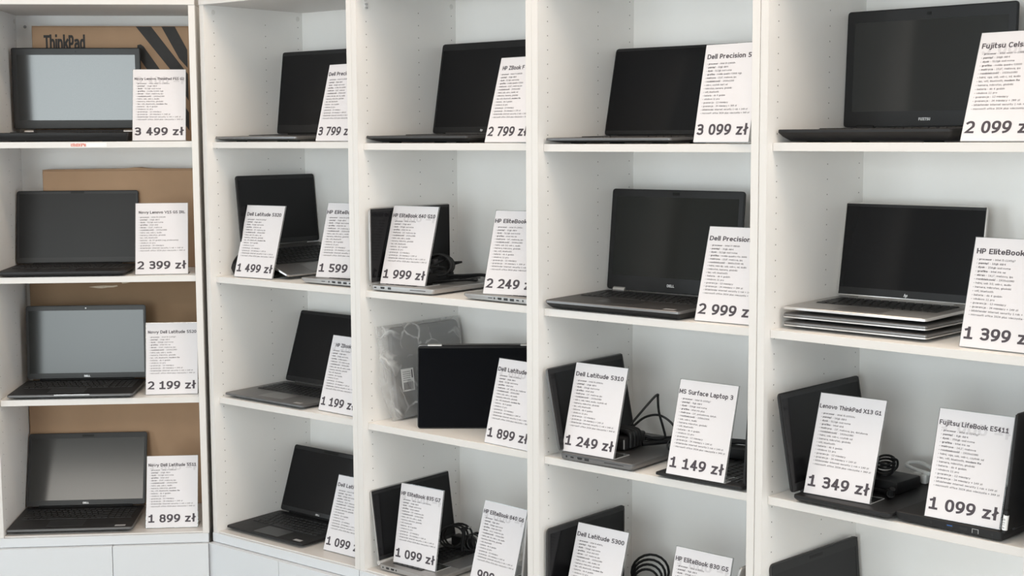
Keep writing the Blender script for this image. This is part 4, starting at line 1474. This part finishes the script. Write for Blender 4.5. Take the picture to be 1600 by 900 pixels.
# coil on the silver laptop at the bottom of the middle bookcase
zb = top_of(3, 3) + .0196
r_ = empty('laptop_charger', UT(3, .128, .235, zb), 'black charger cable with a silver barrel plug, bottom of the middle bookcase', 'charger', CG)
mb = MB().bbox(-.045, .020, .030, .062, .0010, .028, .004, seg=2)
mb.obj('adapter', 'black', r_, smooth=True)
mb = MB()
for k in range(3):
    mb.tube(ring(-.010 + .004 * k, -.005 + .01 * k, .038, .034 + .002 * k, (.8, -.6, .15), squash=.85), .0030, sub=1)
for k in range(4):
    mb.tube(ring(.040 + .005 * k, .010 + .008 * k, .026, .022 + .002 * k, (.5 + .15 * k, -.8 + .3 * k, .2 + .1 * k), squash=.95), .0020, sub=1)
mb.tube([(.02, .01, .062), (.026, .006, .045), (.028, .0, .02), (.030, -.004, .004)], .0055)
mb.obj('cable_coil', 'cable', r_, smooth=True)
mb = MB().cyl((.014, .012, .060), (.034, .016, .066), .0048, .0042, 10)
pl = mb.obj('plug', 'soft', r_, smooth=True)
MB().cyl((.034, .016, .066), (.043, .018, .069), .0022, n=10).obj('plug_tip', 'silverlite', pl, smooth=True)

# big wrapped charger between the two signs of the fourth bookcase
zb = top_of(4, 2) + .0191
r_ = empty('laptop_charger', UT(4, .165, .115, zb, R(6)), 'black power brick wrapped in its own cable right of the 1 249 zł sign', 'charger', CG)
mb = MB().bbox(-.024, .024, -.010, .090, .0010, .034, .006, seg=3)
br = mb.obj('adapter', 'soft', r_, smooth=True)
MB().bbox(-.0165, .0, -.0113, -.0095, .017, .0225, .0006).obj('socket', 'port', br)
MB().bbox(.0195, .0225, -.0125, -.0095, .006, .028, .0008).obj('trim_strip', 'stickgrey', br)
mb = MB()
for k in range(4):
    y = .008 + .012 * k
    pts = [(x * (1 + .03 * k), y + .004 * math.sin(k), z) for x, z in ((-.028, .008), (-.028, .036), (-.016, .0440), (.016, .0440), (.028, .036), (.028, .008))]
    mb.tube(pts, .0062, n=10)
mb.obj('wrapped_cable', 'cable', r_, smooth=True)
mb = MB()
mb.tube([(.000, .045, .046), (.018, .075, .080), (.038, .098, .112), (.046, .105, .120), (.045, .107, .112), (.052, .100, .080), (.066, .098, .040), (.070, .096, .022), (.055, .085, .018), (.030, .07, .026)], .0029, sub=5)
mb.tube([(.004, .060, .046), (.022, .085, .066), (.045, .110, .070), (.072, .118, .056), (.090, .118, .034), (.090, .110, .014)], .0029, sub=5)
mb.obj('loose_cable', 'cable', r_, smooth=True)
mb = MB().tube([(.030, .060, .008), (.060, .090, .010), (.095, .130, .012), (.13, .160, .014)], .0062, n=10)
mb.tube([(.030, .075, .018), (.062, .105, .017), (.10, .140, .018), (.13, .170, .018)], .0045, n=10)
mb.obj('braided_cable', 'cable', r_, smooth=True)

# second adapter behind the 1 149 zl sign
zb = top_of(4, 2) + .0146
r_ = empty('laptop_charger', UT(4, .425, .245, zb, R(10)), 'flat black charger lying on the thin laptop right of the 1 149 zł sign', 'charger', CG)
MB().bbox(-.055, .060, -.022, .030, .0006, .024, .004, seg=2).obj('adapter', 'soft', r_, smooth=True)
mb = MB()
for k in range(4):
    mb.tube([(-.05, .006 + .010 * k, .028 + .003 * (k % 2)), (-.01, .012 + .008 * k, .032), (.03, .006 + .011 * k, .029 + .003 * (k % 3)), (.062, .012 + .008 * k, .028)], .0034)
mb.obj('cable_bundle', 'cable', r_, smooth=True)
r_ = empty('cable_loop', UT(4, .272, .185, top_of(4, 2) + .0206), 'small black cable loop at the left edge of the 1 149 zł sign', 'cable')
r_b = MB()
r_b.tube(ring(.0, .0, .012, .014, (.6, -.7, .2)), .0022, sub=1)
r_b.tube([(.004, .004, -.0025), (.02, .01, -.0030), (.05, .02, -.0030)], .0022)
r_b.obj('cable', 'cable', r_, smooth=True)

# coil behind the sign at the bottom centre
zb = top_of(4, 3) + .0214
r_ = empty('laptop_charger', UT(4, .125, .22, zb), 'coiled black charger cable standing at the bottom centre', 'charger', CG)
mb = MB()
for k in range(4):
    mb.tube(ring(.020 + .002 * k, .055 - .009 * k, .050 - .005 * k, .046 - .005 * k, (.68, -.73, .05), squash=.96), .0032, sub=1)
mb.obj('cable_coil', 'cable', r_, smooth=True)
MB().bbox(-.034, .010, -.010, .060, .0006, .034, .005, seg=2).obj('adapter', 'black', r_, smooth=True)

# brick with cable on top, on the black laptop of the nearest bookcase
zb = top_of(5, 2) + .0178
r_ = empty('laptop_charger', UT(5, .222, .175, zb, R(-2)), 'long black power brick with coiled cable on top, by the 1 349 zł sign', 'charger', CG)
MB().bbox(-.050, .026, -.030, .062, .0010, .027, .004, seg=2).obj('adapter', 'black', r_, smooth=True)
mb = MB()
for k in range(4):
    mb.tube(ring(-.036 + .001 * k, .022, .034 + .0075 * k, .0215 - .0012 * abs(k - 1.5), (.08, -.3, .95), squash=.9), .0026, sub=1)
mb.tube([(-.022, .03, .032), (-.014, .034, .043), (-.012, .03, .058), (-.020, .02, .062)], .0026)
mb.obj('cable_coil', 'cable', r_, smooth=True)
mb = MB()
mb.cyl((.020, -.052, .009), (.034, -.066, .012), .0085, .0085, 12)
mb.cyl((.034, -.066, .012), (.040, -.070, .024), .0070, .0060, 12)
mb.tube([(.020, -.050, .009), (-.005, -.040, .007), (-.035, -.042, .006)], .0042)
mb.obj('plug', 'cable', r_, smooth=True)

r_ = empty('white_cable', UT(5, .232, .290, top_of(5, 2) + .0185), 'white cable loop with a plug behind the black power brick', 'cable')
mb = MB()
mb.tube([(.030, -.014, .021), (-.008, -.008, .023), (-.044, .008, .024), (-.056, .020, .025), (-.052, .030, .029), (-.026, .024, .033), (.010, .004, .031), (.034, -.006, .026)], .0042, sub=5)
mb.obj('cable', 'whiteplastic', r_, smooth=True)
mb = MB()
mb.bbox(-.020, -.003, -.022, .000, .0006, .021, .003, seg=2)
mb.bbox(.000, .014, -.024, -.004, .0006, .020, .003, seg=2)
mb.obj('plug', 'whiteplastic', r_, smooth=True)
